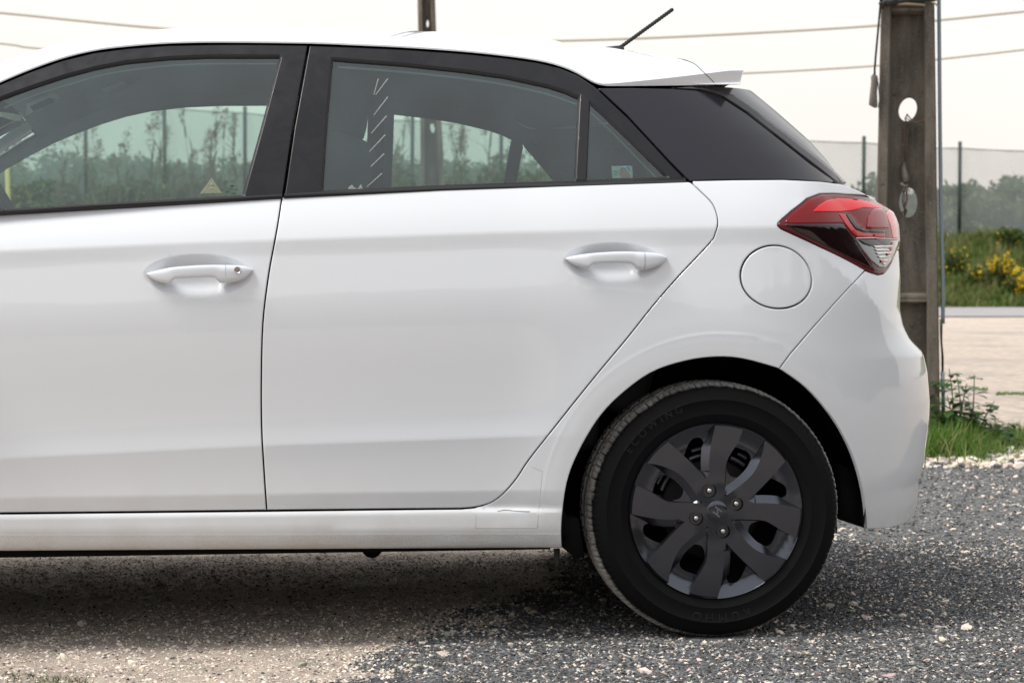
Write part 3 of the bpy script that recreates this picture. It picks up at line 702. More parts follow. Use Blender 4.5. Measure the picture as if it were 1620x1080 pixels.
# C panel and wrap-round rear window
cp = [(946, 139), (1000, 138.5), (1060, 139.5), (1100, 142), (1125, 147.5), (1140, 153), (1180, 179), (1230, 218), (1280, 257.5), (1322, 288), (1300, 286.5), (1240, 284.5), (1160, 284.5), (1092, 286.5), (1060, 254), (1034, 226), (993, 182)]
cpan, _ = panel('pillar_panel', car, GLOSSBLK, GR, PG(densify(cp, 14)), far=True, shrink=.0008, wall=.012, pitch=.02, roll=.003)
crl = PG(densify([(1325, 289.5), (1284, 257.5), (1233, 217.5), (1183, 178), (1143, 151.5), (1127, 146), (1102, 140.5), (1062, 138)], 14, False))
g_sil = lambda z: float(np.interp(z, GR.sz, GR.ssil))
zb1 = crl[0, 1]; zt1 = PG([(1168, 134.5)])[0, 1]
rw = np.concatenate([crl, PG([(1110, 134.6)]), [[g_sil(zt1) + .03, zt1], [GR.smax, zt1 + .03], [GR.smax, zb1 - .01], [g_sil(zb1) + .05, zb1 - .012]], PG([(1334, 295)])])
GLOSS2 = mat('gloss_rear_window', (.035, .034, .042), rough=.2, spec=.9)
hl_left = [(1104, 140.3), (1128, 146.3), (1144, 152.2), (1184, 178.5), (1234, 218), (1285, 258), (1326, 289.5)]; hl_right = [(1337, 291), (1302, 259), (1254, 221), (1200, 181), (1162, 155), (1140, 146.5), (1112, 139)]
HILITE = mat('highlight_strip_grey', (.060, .058, .066), rough=.22, spec=.6)  # added strip, its lighter grey paints the highlight band along the crease
flp = PG(densify(hl_left + hl_right, 12)); flc = PG(densify(hl_left, 12, False))
def fdish(P):
    d = np.full(len(P), 1e9)
    for a_, b_ in zip(flc[:-1], flc[1:]):
        ab = b_ - a_; t_ = np.clip(((P - a_) @ ab) / max(ab @ ab, 1e-18), 0, 1); d = np.minimum(d, np.linalg.norm(P - (a_ + t_[:, None] * ab), axis=1))
    return .30 * np.minimum(d, .02)
panel('crease_highlight_strip', car, HILITE, GR, flp, far=True, shrink=.0002, wall=.012, pitch=.005, roll=.0004, dish=fdish, offset=.001)
rwin = panel('rear_window', car, GLOSS2, GR, rw, both=True, shrink=.0008, wall=.01, pitch=.02, roll=.003)

# ------------------------------------------------------------------ roof, spoiler, windscreen
Epx = [(-345, 342), (-250, 273), (-150, 210), (-60, 160), (0, 131.5), (50, 110.5), (100, 93), (150, 81), (200, 74.5), (267, 69.5), (350, 68), (487, 69.5), (560, 72.3), (640, 76), (733, 82.5), (800, 89.5), (850, 96.5), (885, 105), (915, 117.5), (943, 136)]
E1 = catmull(Epx, 8); E1 = np.concatenate([E1, [(960, 136.6), (1000, 136.4), (1060, 135.8), (1120, 135), (1178, 134.2)]])
Esz = PG(E1); E3 = GR(Esz[:, 0], Esz[:, 1]); _m = E1[:, 0] > 880; _y0 = float(E3[~_m][-1, 1])
E3[_m] = np.array([on_Y(np.array([q]), _y0 + .004 * (q[0] - 880) / 60)[0] for q in E1[_m]])
_o = np.argsort(E3[:, 0]); EX, EY, EZ = E3[_o, 0], E3[_o, 1] - .003, E3[_o, 2]
sx_ = np.linspace(EX[0], EX[-1], 260); EY = np.interp(sx_, EX, EY); EZ = np.interp(sx_, EX, EZ); EX = sx_
_k7 = np.hanning(11)[1:-1]; _k7 /= _k7.sum(); EZ = np.where((EX > EX[-1] - .62) & (EX < EX[-1] - .1), np.convolve(np.pad(EZ, 4, mode='edge'), _k7, 'valid'), EZ); EY = np.convolve(np.pad(EY, 4, mode='edge'), _k7, 'valid')
XA, XB = PX(950, 137, .2)[0], PX(1150, 130, .2)[0]
HC = np.full(len(EX), .1)
def h1f(X): q = np.clip((X - XA) / (XB - XA), 0, 1.05); return .030 * q ** 1.15
def roofs(X, w_, edge=True):
    Ye = np.interp(X, EX, EY); Ze = np.interp(X, EX, EZ); h = np.interp(X, EX, HC); h1 = h1f(X)
    Yb = Ye - .25 * h1; Zb = Ze + h1 + .004
    ww = np.clip(w_, 0, 1)
    Y = YC - (YC - Yb) * ww; Z = Zb + h * (1 - ww ** 2.6)
    q = np.clip(w_ - 1, 0, 1)      # w 1..2 : side facet down to the rail
    Y = np.where(w_ > 1, Yb + (Ye - Yb) * q, Y); Z = np.where(w_ > 1, Zb + (Ze - Zb) * q, Z)
    return np.stack([X, Y, Z], -1)
SIL = catmull([(-345, 262), (-200, 178), (-100, 134), (0, 99), (60, 79), (150, 60), (250, 46.5), (330, 43.5), (400, 43.5), (500, 44.8), (676, 49.5), (780, 56.5), (887, 66), (960, 74.5), (1060, 90), (1100, 98), (1150, 109), (1178, 116)], 8)
lo = np.zeros(len(EX)) + .002; hi = np.zeros(len(EX)) + .5
for _ in range(26):
    HC = .5 * (lo + hi); WW, XX = np.meshgrid(np.linspace(0, 1, 120), EX); uv = proj(roofs(XX, WW)); k = uv[..., 1].argmin(1)
    vm_ = uv[np.arange(len(EX)), k, 1]; um_ = uv[np.arange(len(EX)), k, 0]
    high = vm_ < np.interp(um_, SIL[:, 0], SIL[:, 1]); hi = np.where(high, HC, hi); lo = np.where(high, lo, HC)
_k = np.ones(21) / 21; HC = np.convolve(np.pad(HC, 10, mode='edge'), _k, 'valid')
def nroof(X, W):
    e = 1e-3; ex = .045; a = roofs(X + ex, W) - roofs(X - ex, W); b = roofs(X, W - e) - roofs(X, W + e); n = np.cross(a, b); n = n / np.maximum(1e-9, np.linalg.norm(n, axis=-1, keepdims=True))
    return n
def roof_grid(name, parent, m, xa, xb, ws, nx=120, dz=0, both=True, flipn=False):
    ws = np.array(ws); n = len(ws); q = np.linspace(0, 1, nx); A = np.array([xa(w_) for w_ in ws]); B = np.array([xb(w_) for w_ in ws])
    XX = A[None] + (B - A)[None] * q[:, None]; WW = np.broadcast_to(ws[None], XX.shape); V = roofs(XX, WW); N = nroof(XX, WW)
    V = V + N * dz; V = V.reshape(-1, 3); N = N.reshape(-1, 3)
    F = [(i * n + j, (i + 1) * n + j, (i + 1) * n + j + 1, i * n + j + 1) for i in range(nx - 1) for j in range(n - 1)]
    if flipn: F = [f[::-1] for f in F]; N = -N
    if both:
        V2 = V.copy(); V2[:, 1] = 2 * YC - V2[:, 1]; N2 = N.copy(); N2[:, 1] *= -1; F = F + [tuple(i + len(V) for i in f[::-1]) for f in F]
        V = np.concatenate([V, V2]); N = np.concatenate([N, N2])
    return mesh_obj(name, V, F, m, parent, True, N)
WS = [2.0, 1.6, 1.2, 1.05, 1.0, .995, .985, .97, .95, .92, .88, .83, .77, .7, .6, .5, .38, .25, .12, 0]
X_H = PX(-40, 100, .2)[0]
XS0, XS1 = PX(1133, 134, .2)[0], PX(1100, 98, .4)[0]
_sw = [0, .55, .8, .92, 1.0, 1.5, 2.0]; _su = [1082, 1093, 1100, 1108, 1115, 1124, 1133]; _sX = []
for w__, u__ in zip(_sw, _su):
    xq = np.linspace(-.5, EX[-1], 600); _sX.append(float(xq[np.abs(proj(roofs(xq, np.full(600, w__)))[:, 0] - (u__ if w__ >= .8 else u__)).argmin()]))
_sX[0] = _sX[2] - .012; _sX[1] = _sX[2] - .006
def xseam(w_): return float(np.interp(w_, _sw, _sX))
XE = PX(1176, 120, .25)[0]
def xend(w_): return XE - (.006 * (w_ - 1) if w_ > 1 else 0) + .07 * (1 - min(w_, 1)) ** .7
roof = roof_grid('roof', car, PAINT, lambda w_: EX[0] if w_ > .9 else X_H - .10 * (1 - w_), lambda w_: xseam(w_) - .0012, WS)
spoiler = roof_grid('roof_spoiler', car, PAINT, lambda w_: xseam(w_) + .0012, xend, WS, nx=24)
# closing faces of the spoiler: trailing edge, underside
sv = []; sf_ = []
for w_ in WS:
    xe = xend(w_); P = roofs(np.array([xe]), np.array([w_]))[0]; Q = roofs(np.array([xe - .006]), np.array([2.0]))[0]; zq = Q[2]
    P2 = (P[0] - .008, P[1], max(zq + .001, P[2] - .03) if w_ < 1 else zq); P3 = (xseam(w_) - .03, P[1], zq)
    sv += [tuple(P), P2, P3]
for i in range(len(WS) - 1):
    for k in range(2): sf_.append((i * 3 + k, (i + 1) * 3 + k, (i + 1) * 3 + k + 1, i * 3 + k + 1))
sv = np.array(sv); v2 = sv.copy(); v2[:, 1] = 2 * YC - v2[:, 1]; n = len(sv)
o = mesh_obj('spoiler_trailing_edge', np.concatenate([sv, v2]), [f[::-1] for f in sf_] + [tuple(i + n for i in f) for f in sf_], PAINT, spoiler); smooth_by_angle(o, 30)
# dark gasket in the roof to spoiler seam
mb = MB(); mb.tube([roofs(np.array([xseam(w_)]), np.array([w_]))[0] - np.array([0, -.0006, 0]) for w_ in np.linspace(2, .1, 60)], .0011, 6); mb.build('seam_gasket', MATTBLK, spoiler)
wsc = roof_grid('windscreen', car, GLASS2, lambda w_: EX[0] - .25 * (1 - w_), lambda w_: X_H - .10 * (1 - w_), [.9, .8, .7, .6, .5, .38, .25, .12, 0], nx=40, dz=-.005)
HEADL = mat('headliner_fabric', (.30, .32, .34), rough=.95)
roof_grid('headliner', car, HEADL, lambda w_: X_H - .10 * (1 - min(w_, 1)) + .01, lambda w_: XS1 + .0, [2.0, 1.9, 1.5, 1.2, 1.0, .95, .9, .8, .65, .5, .3, .15, 0], dz=-.035, flipn=True)
# antenna
ANT = mat('antenna_rubber', (.012, .012, .013), rough=.7)
def roof_pt(u, v, w0=.35):
    best = None
    for X in np.linspace(-1.2, .2, 141):
        P = roofs(np.full(60, X), np.linspace(0, 1, 60)); uv = proj(P); d = np.hypot(uv[:, 0] - u, uv[:, 1] - v)
        d = d + 0 * d; k = d.argmin()
        if best is None or d[k] < best[0]: best = (d[k], P[k])
    return best[1]
P0 = roofs(np.array([0.]), np.array([.0]))[0]
cand = np.linspace(-1, .2, 400); pc = proj(roofs(cand, np.full(400, 0.0))); xa_ = cand[np.abs(pc[:, 0] - 980).argmin()]
A0 = roofs(np.array([xa_]), np.array([0.0]))[0]; dA = float((A0 - CAM) @ FW)
pl = lambda u, v: at_depth(np.array([[u, v]], float), dA)[0]
ant = empty('roof_antenna', tuple(A0 - np.array(CARP)), car)
mb = MB(); b0, b1, b2 = pl(958, 75), pl(985, 78), pl(984, 70)
zc0 = A0[2]
prof = [(958, 74.5, .004), (966, 73.6, .012), (975, 72.6, .018), (983, 72.0, .016), (987, 75, .008)]
V = []
for (u, v, hw) in prof:
    p = pl(u, v); V += [(p[0], p[1] - hw * 1.5, p[2] - .03), (p[0], p[1] - hw * .6, p[2] - .002), (p[0], p[1], p[2]), (p[0], p[1] + hw * .6, p[2] - .002), (p[0], p[1] + hw * 1.5, p[2] - .03)]
F = [(i * 5 + j, i * 5 + j + 1, (i + 1) * 5 + j + 1, (i + 1) * 5 + j) for i in range(4) for j in range(4)] + [(0, 1, 2, 3, 4), (24, 23, 22, 21, 20)]
mesh_obj('antenna_base', V, F, ANT, ant)
p0, p1 = pl(981, 75.5), pl(1065, 14.5); mb = MB(); n = 90; pts = [p0 + (p1 - p0) * i / n for i in range(n + 1)]
rr = [.0048 + .0010 * (1 if (i // 2) % 2 else 0) for i in range(n + 1)]; rr[0] = .0035; rr[-1] = .0035
mb.tube(pts, rr, 10); mb.build('antenna_rod', ANT, ant)
# ------------------------------------------------------------------ front end (mostly outside the frame)
fa_ = np.linspace(math.radians(178), math.radians(2), 40)
fend_arch = np.stack([-2.57 + .375 * np.cos(fa_), 0.312 + .375 * np.sin(fa_)], -1)
fd_edge = PB(densify([(-217, 352), (-224, 430), (-247, 500), (-264, 600), (-264, 700), (-247, 790), (-227, 806), (-222, 873)], 25, False), 'side')
sfront = -3.9
zf = lambda x: float(np.interp(x, [-3.9, -3.3, -2.9, -2.0], [.70, .78, .88, fd_edge[0, 1]]))
fender = np.concatenate([fd_edge, [[-2.18, .24]], fend_arch[::-1] if False else fend_arch[::-1], [[-2.97, .2], [-3.9, .2], [-3.9, .70], [-3.3, zf(-3.3)], [-2.9, zf(-2.9)], [-2.5, zf(-2.5)]]])
panel('front_wing', car, PAINT, BODY, fender, both=True, pitch=.025, wall=.02)
mb = MB(); xs = np.linspace(-3.44, -2.02, 30); ws = np.linspace(-1, 1, 25); V = []
for x in xs:
    ed = BODY(np.array([-2.75 - 1.15 * 0 + (x + 2.75) if x > -2.75 else x]), np.array([zf(x)]), 'side')[0]
    ye = .04 + max(0, (-2.75 - x)) ** 2 * .5
    for w_ in ws: V.append((x - .04 * (1 - abs(w_)) * 0, YC + (YC - ye) * w_, zf(max(x, -3.9)) + .055 * (1 - abs(w_) ** 2.5)))
F = [(i * 25 + j, i * 25 + j + 1, (i + 1) * 25 + j + 1, (i + 1) * 25 + j) for i in range(29) for j in range(24)]
mesh_obj('bonnet', V, [f[::-1] for f in F], PAINT, car)
for sgn in (0, 1):
    V, F, N = panel_mesh(BODY, np.array([[-3.05, .70], [-3.4, .64], [-3.55, .62], [-3.5, .74], [-3.1, .80]]), pitch=.03, offset=.003, wall=.02)
    if sgn: V, F, N = mirror(V, F, N)
    mesh_obj('headlamp', V, F, mat('headlamp_lens', (.5, .52, .55), rough=.1, metal=.6, coat=1), car, True, N)
    mb = MB(); y = -.16 if not sgn else 2 * YC + .16
    V, F = lathe([(.001, -.02), (.05, -.018), (.075, -.006), (.08, .02), (.07, .05), (.03, .07), (.001, .074)], (0, 0, 0), 24)
    V = [(v[1] * 1.3 - 2.12, y + v[0] * 1.35, 1.04 + v[2] * .85) for v in V]
    o = mesh_obj('wing_mirror', V, F, PAINT, car)
    mb.box((-2.09, min(y + .03, .06) if not sgn else 2 * YC - .06, .99), (-2.03, .06 if not sgn else y - .03, 1.02)); mb.build('mirror_arm', BLACKTRIM, o)
# ------------------------------------------------------------------ underbody, arches, interior
mb = MB()
mb.box((-2.15, .07, .2185), (-.40, 2 * YC - .07, .25)); mb.box((-.40, .30, .22), (.38, 2 * YC - .30, .30)); mb.box((.36, .22, .28), (.46, 2 * YC - .22, .34)); mb.box((-3.1, .32, .22), (-2.15, 2 * YC - .32, .30))
mb.build('underbody', MATTBLK, car)
for x0, r_ in ((0, .392), (-2.57, .372)):
    for side_ in (0, 1):
        V, F = lathe([(r_, .085 if x0 == 0 else .045), (r_, .31), (.08, .31)], (x0, 0, 0.312), 48, a0=math.radians(-6.5), a1=math.radians(186.5), close=False)
        if side_: V = [(a, 2 * YC - b, c) for a, b, c in V]
        mb = MB(); mb.add(V, F); mb.build('wheel_arch_liner', LINER, car)
# liner lip that hangs behind the wheel and the stub flap ahead of it
for s_ in (1, -1):
    mb = MB(); yy = (lambda y: y) if s_ == 1 else (lambda y: 2 * YC - y)
    P = on_Y([(1371, 836), (1367, 790), (1352, 745), (1330, 735), (1329, 822)], .13); Q = P + np.array([0, .26, 0])
    for A in (P, Q): A[:, 1] = [yy(y) for y in A[:, 1]]
    mb.add(np.concatenate([P, Q]), [(0, 1, 2, 3, 4), (9, 8, 7, 6, 5)] + [(i, i + 5, (i + 1) % 5 + 5, (i + 1) % 5) for i in range(5)])
    mb.build('arch_liner_lip', LINER, car); mb = MB(); P = on_Y([(890, 820), (890, 866), (912, 884), (925, 880), (915, 820)], .06); Q = P + np.array([0, .26, 0])
    for A in (P, Q): A[:, 1] = [yy(y) for y in A[:, 1]]
    mb.add(np.concatenate([P, Q]), [(0, 1, 2, 3, 4), (9, 8, 7, 6, 5)] + [(i, i + 5, (i + 1) % 5 + 5, (i + 1) % 5) for i in range(5)])
    mb.build('arch_liner_lip', LINER, car)
mb = MB(); p = on_Y([(589, 866)], .25)[0]
V, F = lathe([(.001, 0), (.024, 0), (.026, .01), (.026, .25), (.001, .26)], (p[0], .25, p[2] - .001), 24); mb.add(V, F)
mb.build('exhaust_silencer', MATTBLK, car)
mb = MB(); a = on_Y([(877, 868), (886, 868), (885, 892), (881, 899), (878, 890)], .10); b = a + np.array([0, .012, 0])
mb.add(np.concatenate([a, b]), [(0, 1, 2, 3, 4), (9, 8, 7, 6, 5)] + [(i, i + 5, (i + 1) % 5 + 5, (i + 1) % 5) for i in range(5)])
mb.build('sill_end_flap', mat('dusty_black_plastic', (.05, .05, .05), rough=.8), car)
# sill lower dark seam
INT = mat('interior_grey', (.075, .08, .085), rough=.9); SEATF = mat('seat_fabric', (.055, .06, .066), rough=.95)

panel('rear_window_inner_face', car, MATTBLK, GR, np.array([[crl[-1, 0], 1.30], [crl[-1, 0], 1.01], [GR.smax, 1.0], [GR.smax, 1.45], [GR.smax - .5, 1.38]]), both=True, offset=-.05, wall=0, pitch=.04)
# pillar and rail trims inside (both sides)
def inset(poly, d):
    lp = densify(poly, .02); nx = np.roll(lp, -1, 0); pv = np.roll(lp, 1, 0); t = nx - pv; t /= np.linalg.norm(t, axis=1, keepdims=True)
    area = np.sum(lp[:, 0] * nx[:, 1] - nx[:, 0] * lp[:, 1]); return lp + np.stack([-t[:, 1], t[:, 0]], -1) * d * (1 if area > 0 else -1)
TRIMG = mat('pillar_trim_grey', (.22, .235, .25), rough=.85)
V, F, N = panel_mesh(GR, Gff, holes=[inset(Ggf, .012)], offset=-.022, wall=.01, pitch=.03); V2, F2, N2 = mirror(V, F, N); V2[:, 1] -= 0
mesh_obj('inner_window_trim', V2, F2, TRIMG, car, True, N2)
V, F, N = panel_mesh(GR, Gfr, holes=[inset(Ggr, .012), inset(Ggq, .008)], offset=-.022, wall=.01, pitch=.03); V2, F2, N2 = mirror(V, F, N)
mesh_obj('inner_window_trim', V2, F2, TRIMG, car, True, N2)
V, F, N = panel_mesh(GR, PG(densify([(900, 114), (940, 131.5), (1000, 130.5), (1100, 129), (1150, 137), (1180, 178), (1230, 217), (1280, 256), (1322, 288), (1160, 288), (1075, 288), (1050, 258), (1020, 225), (985, 190), (940, 150)], 20)), offset=-.03, wall=.02, pitch=.04)
V2, F2, N2 = mirror(V, F, N); mesh_obj('pillar_inner_trim', V, F, TRIMG, car, True, N); mesh_obj('pillar_inner_trim', V2, F2, TRIMG, car, True, N2)
def rbox(name, m, parent, c, s, rot=(0, 0, 0), bev=.03, seg=3, taper=None):
    bm = bmesh.new(); bmesh.ops.create_cube(bm, size=1)
    for v in bm.verts:
        v.co = Vector((v.co.x * s[0], v.co.y * s[1], v.co.z * s[2]))
        if taper and v.co.z > 0: v.co.x *= taper; v.co.y *= taper
    bmesh.ops.bevel(bm, geom=bm.edges[:], offset=bev, segments=seg, affect='EDGES', profile=.6)
    me = bpy.data.meshes.new(name); bm.to_mesh(me); bm.free(); me.materials.append(m); me.polygons.foreach_set('use_smooth', [True] * len(me.polygons))
    o = bpy.data.objects.new(name, me); C.objects.link(o); o.parent = parent
    off = Vector((0, 0, 0)); p = parent
    while p is not None: off += Vector(p.location); p = p.parent
    o.location = Vector(c) - off; o.rotation_euler = rot; return o
for y in (.47, 1.27):
    st = empty('front_seat', (-1.22 + 1.0, y - YC, .45), car)
    rbox('seat_cushion', SEATF, st, (-1.35, y, .50), (.52, .50, .16), bev=.05); rbox('seat_back', SEATF, st, (-.99, y, .86), (.16, .50, .78), (0, math.radians(17), 0), .055)
    hr = rbox('head_restraint', SEATF, st, (-.880, y, 1.33), (.12, .27, .22), (0, math.radians(8), 0), .045)
    for dy in (-.07, .07):
        mb = MB(); mb.tube([(-.875, y + dy, 1.02), (-.86, y + dy, 1.2)], .006, 8); mb.build('restraint_post', CHROME, hr)
rs = empty('rear_seat', (-.3 + 1.0, 0, .5), car)
rbox('seat_cushion', SEATF, rs, (-.50, YC, .52), (.50, 1.30, .16), bev=.05); rbox('seat_back', SEATF, rs, (-.14, YC, .78), (.15, 1.30, .50), (0, math.radians(18), 0), .05)
# dashboard, steering wheel, rear view mirror
rbox('dashboard', INT, car, (-2.05, YC, .92), (.42, 1.42, .18), bev=.06)
swp = empty('steering_wheel', (-1.72 + 1.0, .47 - YC, .93), car)
sw = bpy.data.meshes.new('rim'); bm = bmesh.new()
V = []; F = []; 
for i in range(40):
    a = 2 * math.pi * i / 40
    for j in range(8):
        b = 2 * math.pi * j / 8; r = .18 + .013 * math.cos(b); V.append((.013 * math.sin(b), r * math.cos(a), r * math.sin(a)))
F = [(i * 8 + j, i * 8 + (j + 1) % 8, ((i + 1) % 40) * 8 + (j + 1) % 8, ((i + 1) % 40) * 8 + j) for i in range(40) for j in range(8)]
R_ = Matrix.Rotation(math.radians(-24), 4, 'Y'); V = [tuple(R_ @ Vector(v) + Vector((-1.72, .47, .93))) for v in V]
mesh_obj('steering_rim', V, F, INT, swp); rbox('airbag_boss', INT, swp, (-1.74, .47, .93), (.05, .14, .12), (0, math.radians(-24), 0), .02)
# interior mirror + fitting (seen through the driver's window against the windscreen)
MIRC = float((np.array([-1.72, YC, 1.3]) - CAM) @ FW)
def ip(u, v, D): return at_depth(np.array([[u, v]], float), D)[0]
def slab(name, m, parent, px, D, th):
    A = np.array([ip(u, v, D) for u, v in px]); B = A + FW * th; n = len(px)
    mb = MB(); mb.add(np.concatenate([A, B]), [tuple(range(n))[::-1], tuple(range(n, 2 * n))] + [(i, (i + 1) % n, (i + 1) % n + n, i + n) for i in range(n)]); return mb.build(name, m, parent, smooth=False)
PALE = mat('pale_visor_vinyl', (.72, .74, .62), rough=.7); WHT = mat('white_card', (.8, .85, .84), rough=.6)
vis = slab('sun_visor', WHT, car, [(40, 183), (42, 164), (82, 149), (93, 150), (96, 155), (86, 162), (60, 175)], MIRC - .35, .012)
slab('visor_mirror_cover', INT, vis, [(48, 168), (78, 155.5), (86, 157.5), (83, 162), (52, 176.5)], MIRC - .37, .006)
slab('interior_mirror', PALE, car, [(-30, 176), (10, 178), (32, 182), (35, 187), (33, 191), (22, 190.5), (0, 184), (-30, 186)], MIRC - .2, .02)
# overhead console lamp on the headliner
slab('overhead_console', mat('console_grey', (.26, .29, .28), rough=.8), car, [(116, 143), (196, 124), (222, 123), (196, 140), (158, 158), (143, 161), (128, 150)], MIRC + .0, .015)
slab('courtesy_lamp', mat('lamp_cover', (.42, .44, .42), rough=.5), car, [(160, 141), (195, 129), (200, 132), (168, 147)], MIRC - .02, .012)
# seat belt / pillar cover hanging by the far rear window
D2 = float((np.array([-.78, 1.38, 1.2]) - CAM) @ FW)
slab('seat_belt', mat('belt_webbing', (.10, .11, .125), rough=.8), car, [(583, 150), (609, 150), (605, 330), (578, 330)], D2, .01)
slab('pillar_cover', mat('pillar_cover_grey', (.16, .18, .20), rough=.8), car, [(609, 150), (624, 150), (618, 330), (605, 330)], D2, .02)
# ---- stickers, marks and painted reflections on the glass
def gdecal(name, m, parent, px, off=-.0055, th=.0004, step=14):
    return panel(name, parent, m, GR, PG(densify(px, step)), offset=off, wall=th, shrink=0, roll=0, pitch=.02)
stk = gdecal('window_sticker', mat('pale_sticker', (.50, .62, .56), rough=.5), wq, [(967.5, 261), (1001, 260.5), (1002, 280), (969, 280.5)])
gdecal('sticker_red_mark', mat('faded_red_print', (.50, .30, .27), rough=.6), wq, [(982, 266), (990, 264.5), (995, 272), (999, 279), (984, 279.5), (980, 274)], -.005)
bl = mat('sticker_blue_print', (.12, .25, .45), rough=.6)
a = np.linspace(math.radians(10), math.radians(170), 12); gdecal('sticker_blue_arc', bl, wq, [(990 + 8 * math.cos(t), 270 - 8.5 * math.sin(t)) for t in a] + [(990 + 6.3 * math.cos(t), 270 - 6.8 * math.sin(t)) for t in a[::-1]], -.0046, step=3)
for k in range(3): gdecal('sticker_print_line', mat('grey_print', (.2, .27, .26), rough=.6), wq, [(971 + k % 2, 269 + k * 3), (979 - k, 269 + k * 3), (979 - k, 270.2 + k * 3), (971 + k % 2, 270.2 + k * 3)], -.0046)
TRI = film('faint_yellow_film', (.50, .50, .36), .30)
tri = gdecal('warning_triangle_sticker', TRI, wf, [(335, 279.5), (352, 305), (316, 305.5)])
gdecal('triangle_print', mat('dull_olive_print', (.22, .25, .18), rough=.7), wf, [(335, 287), (338, 292), (332, 292)], -.005)
a = np.linspace(0, math.pi, 9); gdecal('triangle_arc_print', mat('dull_olive_print2', (.26, .30, .22), rough=.7), wf, [(335.5 + 5.5 * math.cos(t), 300.5 - 6 * math.sin(t)) for t in a] + [(335.5 + 4.2 * math.cos(t), 300.5 - 4.6 * math.sin(t)) for t in a[::-1]], -.005, step=3)
dk = mat('dark_glass_print', (.03, .06, .055), rough=.7)
for x0, y0, w_, h_ in ((364, 291, 6, 2.2), (363, 296, 5, .9), (370, 298, 6, .9), (357, 301, 3, .9), (366, 304, 8, .9)):
    gdecal('glass_maker_print', dk, wf, [(x0, y0), (x0 + w_, y0), (x0 + w_, y0 + h_), (x0, y0 + h_)], -.005)
STK = film('reflection_and_smudge_film', (.8, .83, .82), .22)  # pale film for the reflection painted as slanted strips, and for the smudge
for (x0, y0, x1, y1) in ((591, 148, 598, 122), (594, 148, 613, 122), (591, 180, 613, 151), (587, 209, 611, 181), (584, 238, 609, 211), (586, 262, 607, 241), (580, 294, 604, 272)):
    gdecal('painted_reflection', STK, wr, [(x0, y0), (x1, y1), (x1 + 1.8, y1 + 1.5), (x0 + 1.2, y0 + 1)], -.005)
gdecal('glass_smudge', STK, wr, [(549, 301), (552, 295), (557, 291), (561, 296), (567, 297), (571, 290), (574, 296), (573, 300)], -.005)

# ------------------------------------------------------------------ wheels
TYRE = mat('tyre_rubber', (.012, .012, .013), rough=.62, spec=.12)
def tyre_mat():
    m = TYRE; co = objco(m); s = nd(m, 'ShaderNodeSeparateXYZ'); lk(m, co, s.inputs[0]); c2 = nd(m, 'ShaderNodeCombineXYZ'); lk(m, s.outputs['X'], c2.inputs['X']); lk(m, s.outputs['Z'], c2.inputs['Y'])
    l = nd(m, 'ShaderNodeVectorMath', operation='LENGTH'); lk(m, c2.outputs[0], l.inputs[0]); n = noise(m, 45, 5, .7, co); n3 = noise(m, 9, 3, .6, co)
    a = nd(m, 'ShaderNodeMath', operation='MULTIPLY_ADD'); lk(m, n, a.inputs[0]); a.inputs[1].default_value = .012; lk(m, l.outputs['Value'], a.inputs[2])
    dust = ramp(m, a.outputs[0], [(.3105, (0,) * 3), (.3135, (1,) * 3)])
    mul = nd(m, 'ShaderNodeMath', operation='MULTIPLY'); lk(m, dust, mul.inputs[0]); lk(m, ramp(m, n3, [(.3, (.5,)*3), (.6, (1,)*3)]), mul.inputs[1])
    setcol(m, mixrgb(m, mul.outputs[0], (.0045, .0045, .005), (.38, .37, .35)))
    bump(m, noise(m, 300, 3, .6, co), .25, .001)
tyre_mat()
CAPM = mat('hubcap_grey_paint', (.085, .09, .106), rough=.22, metal=.9); bump(CAPM, noise(CAPM, 600, 2, .5, objco(CAPM)), .12, .001)
WSTEEL = mat('steel_wheel_grey', (.17, .175, .20), rough=.45, metal=.6); DRUM = mat('dark_brake_drum', (.012, .012, .014), rough=.7)
LETM = mat('tyre_lettering', (.012, .012, .0125), rough=.5, spec=.25)
U = .2125 / 437
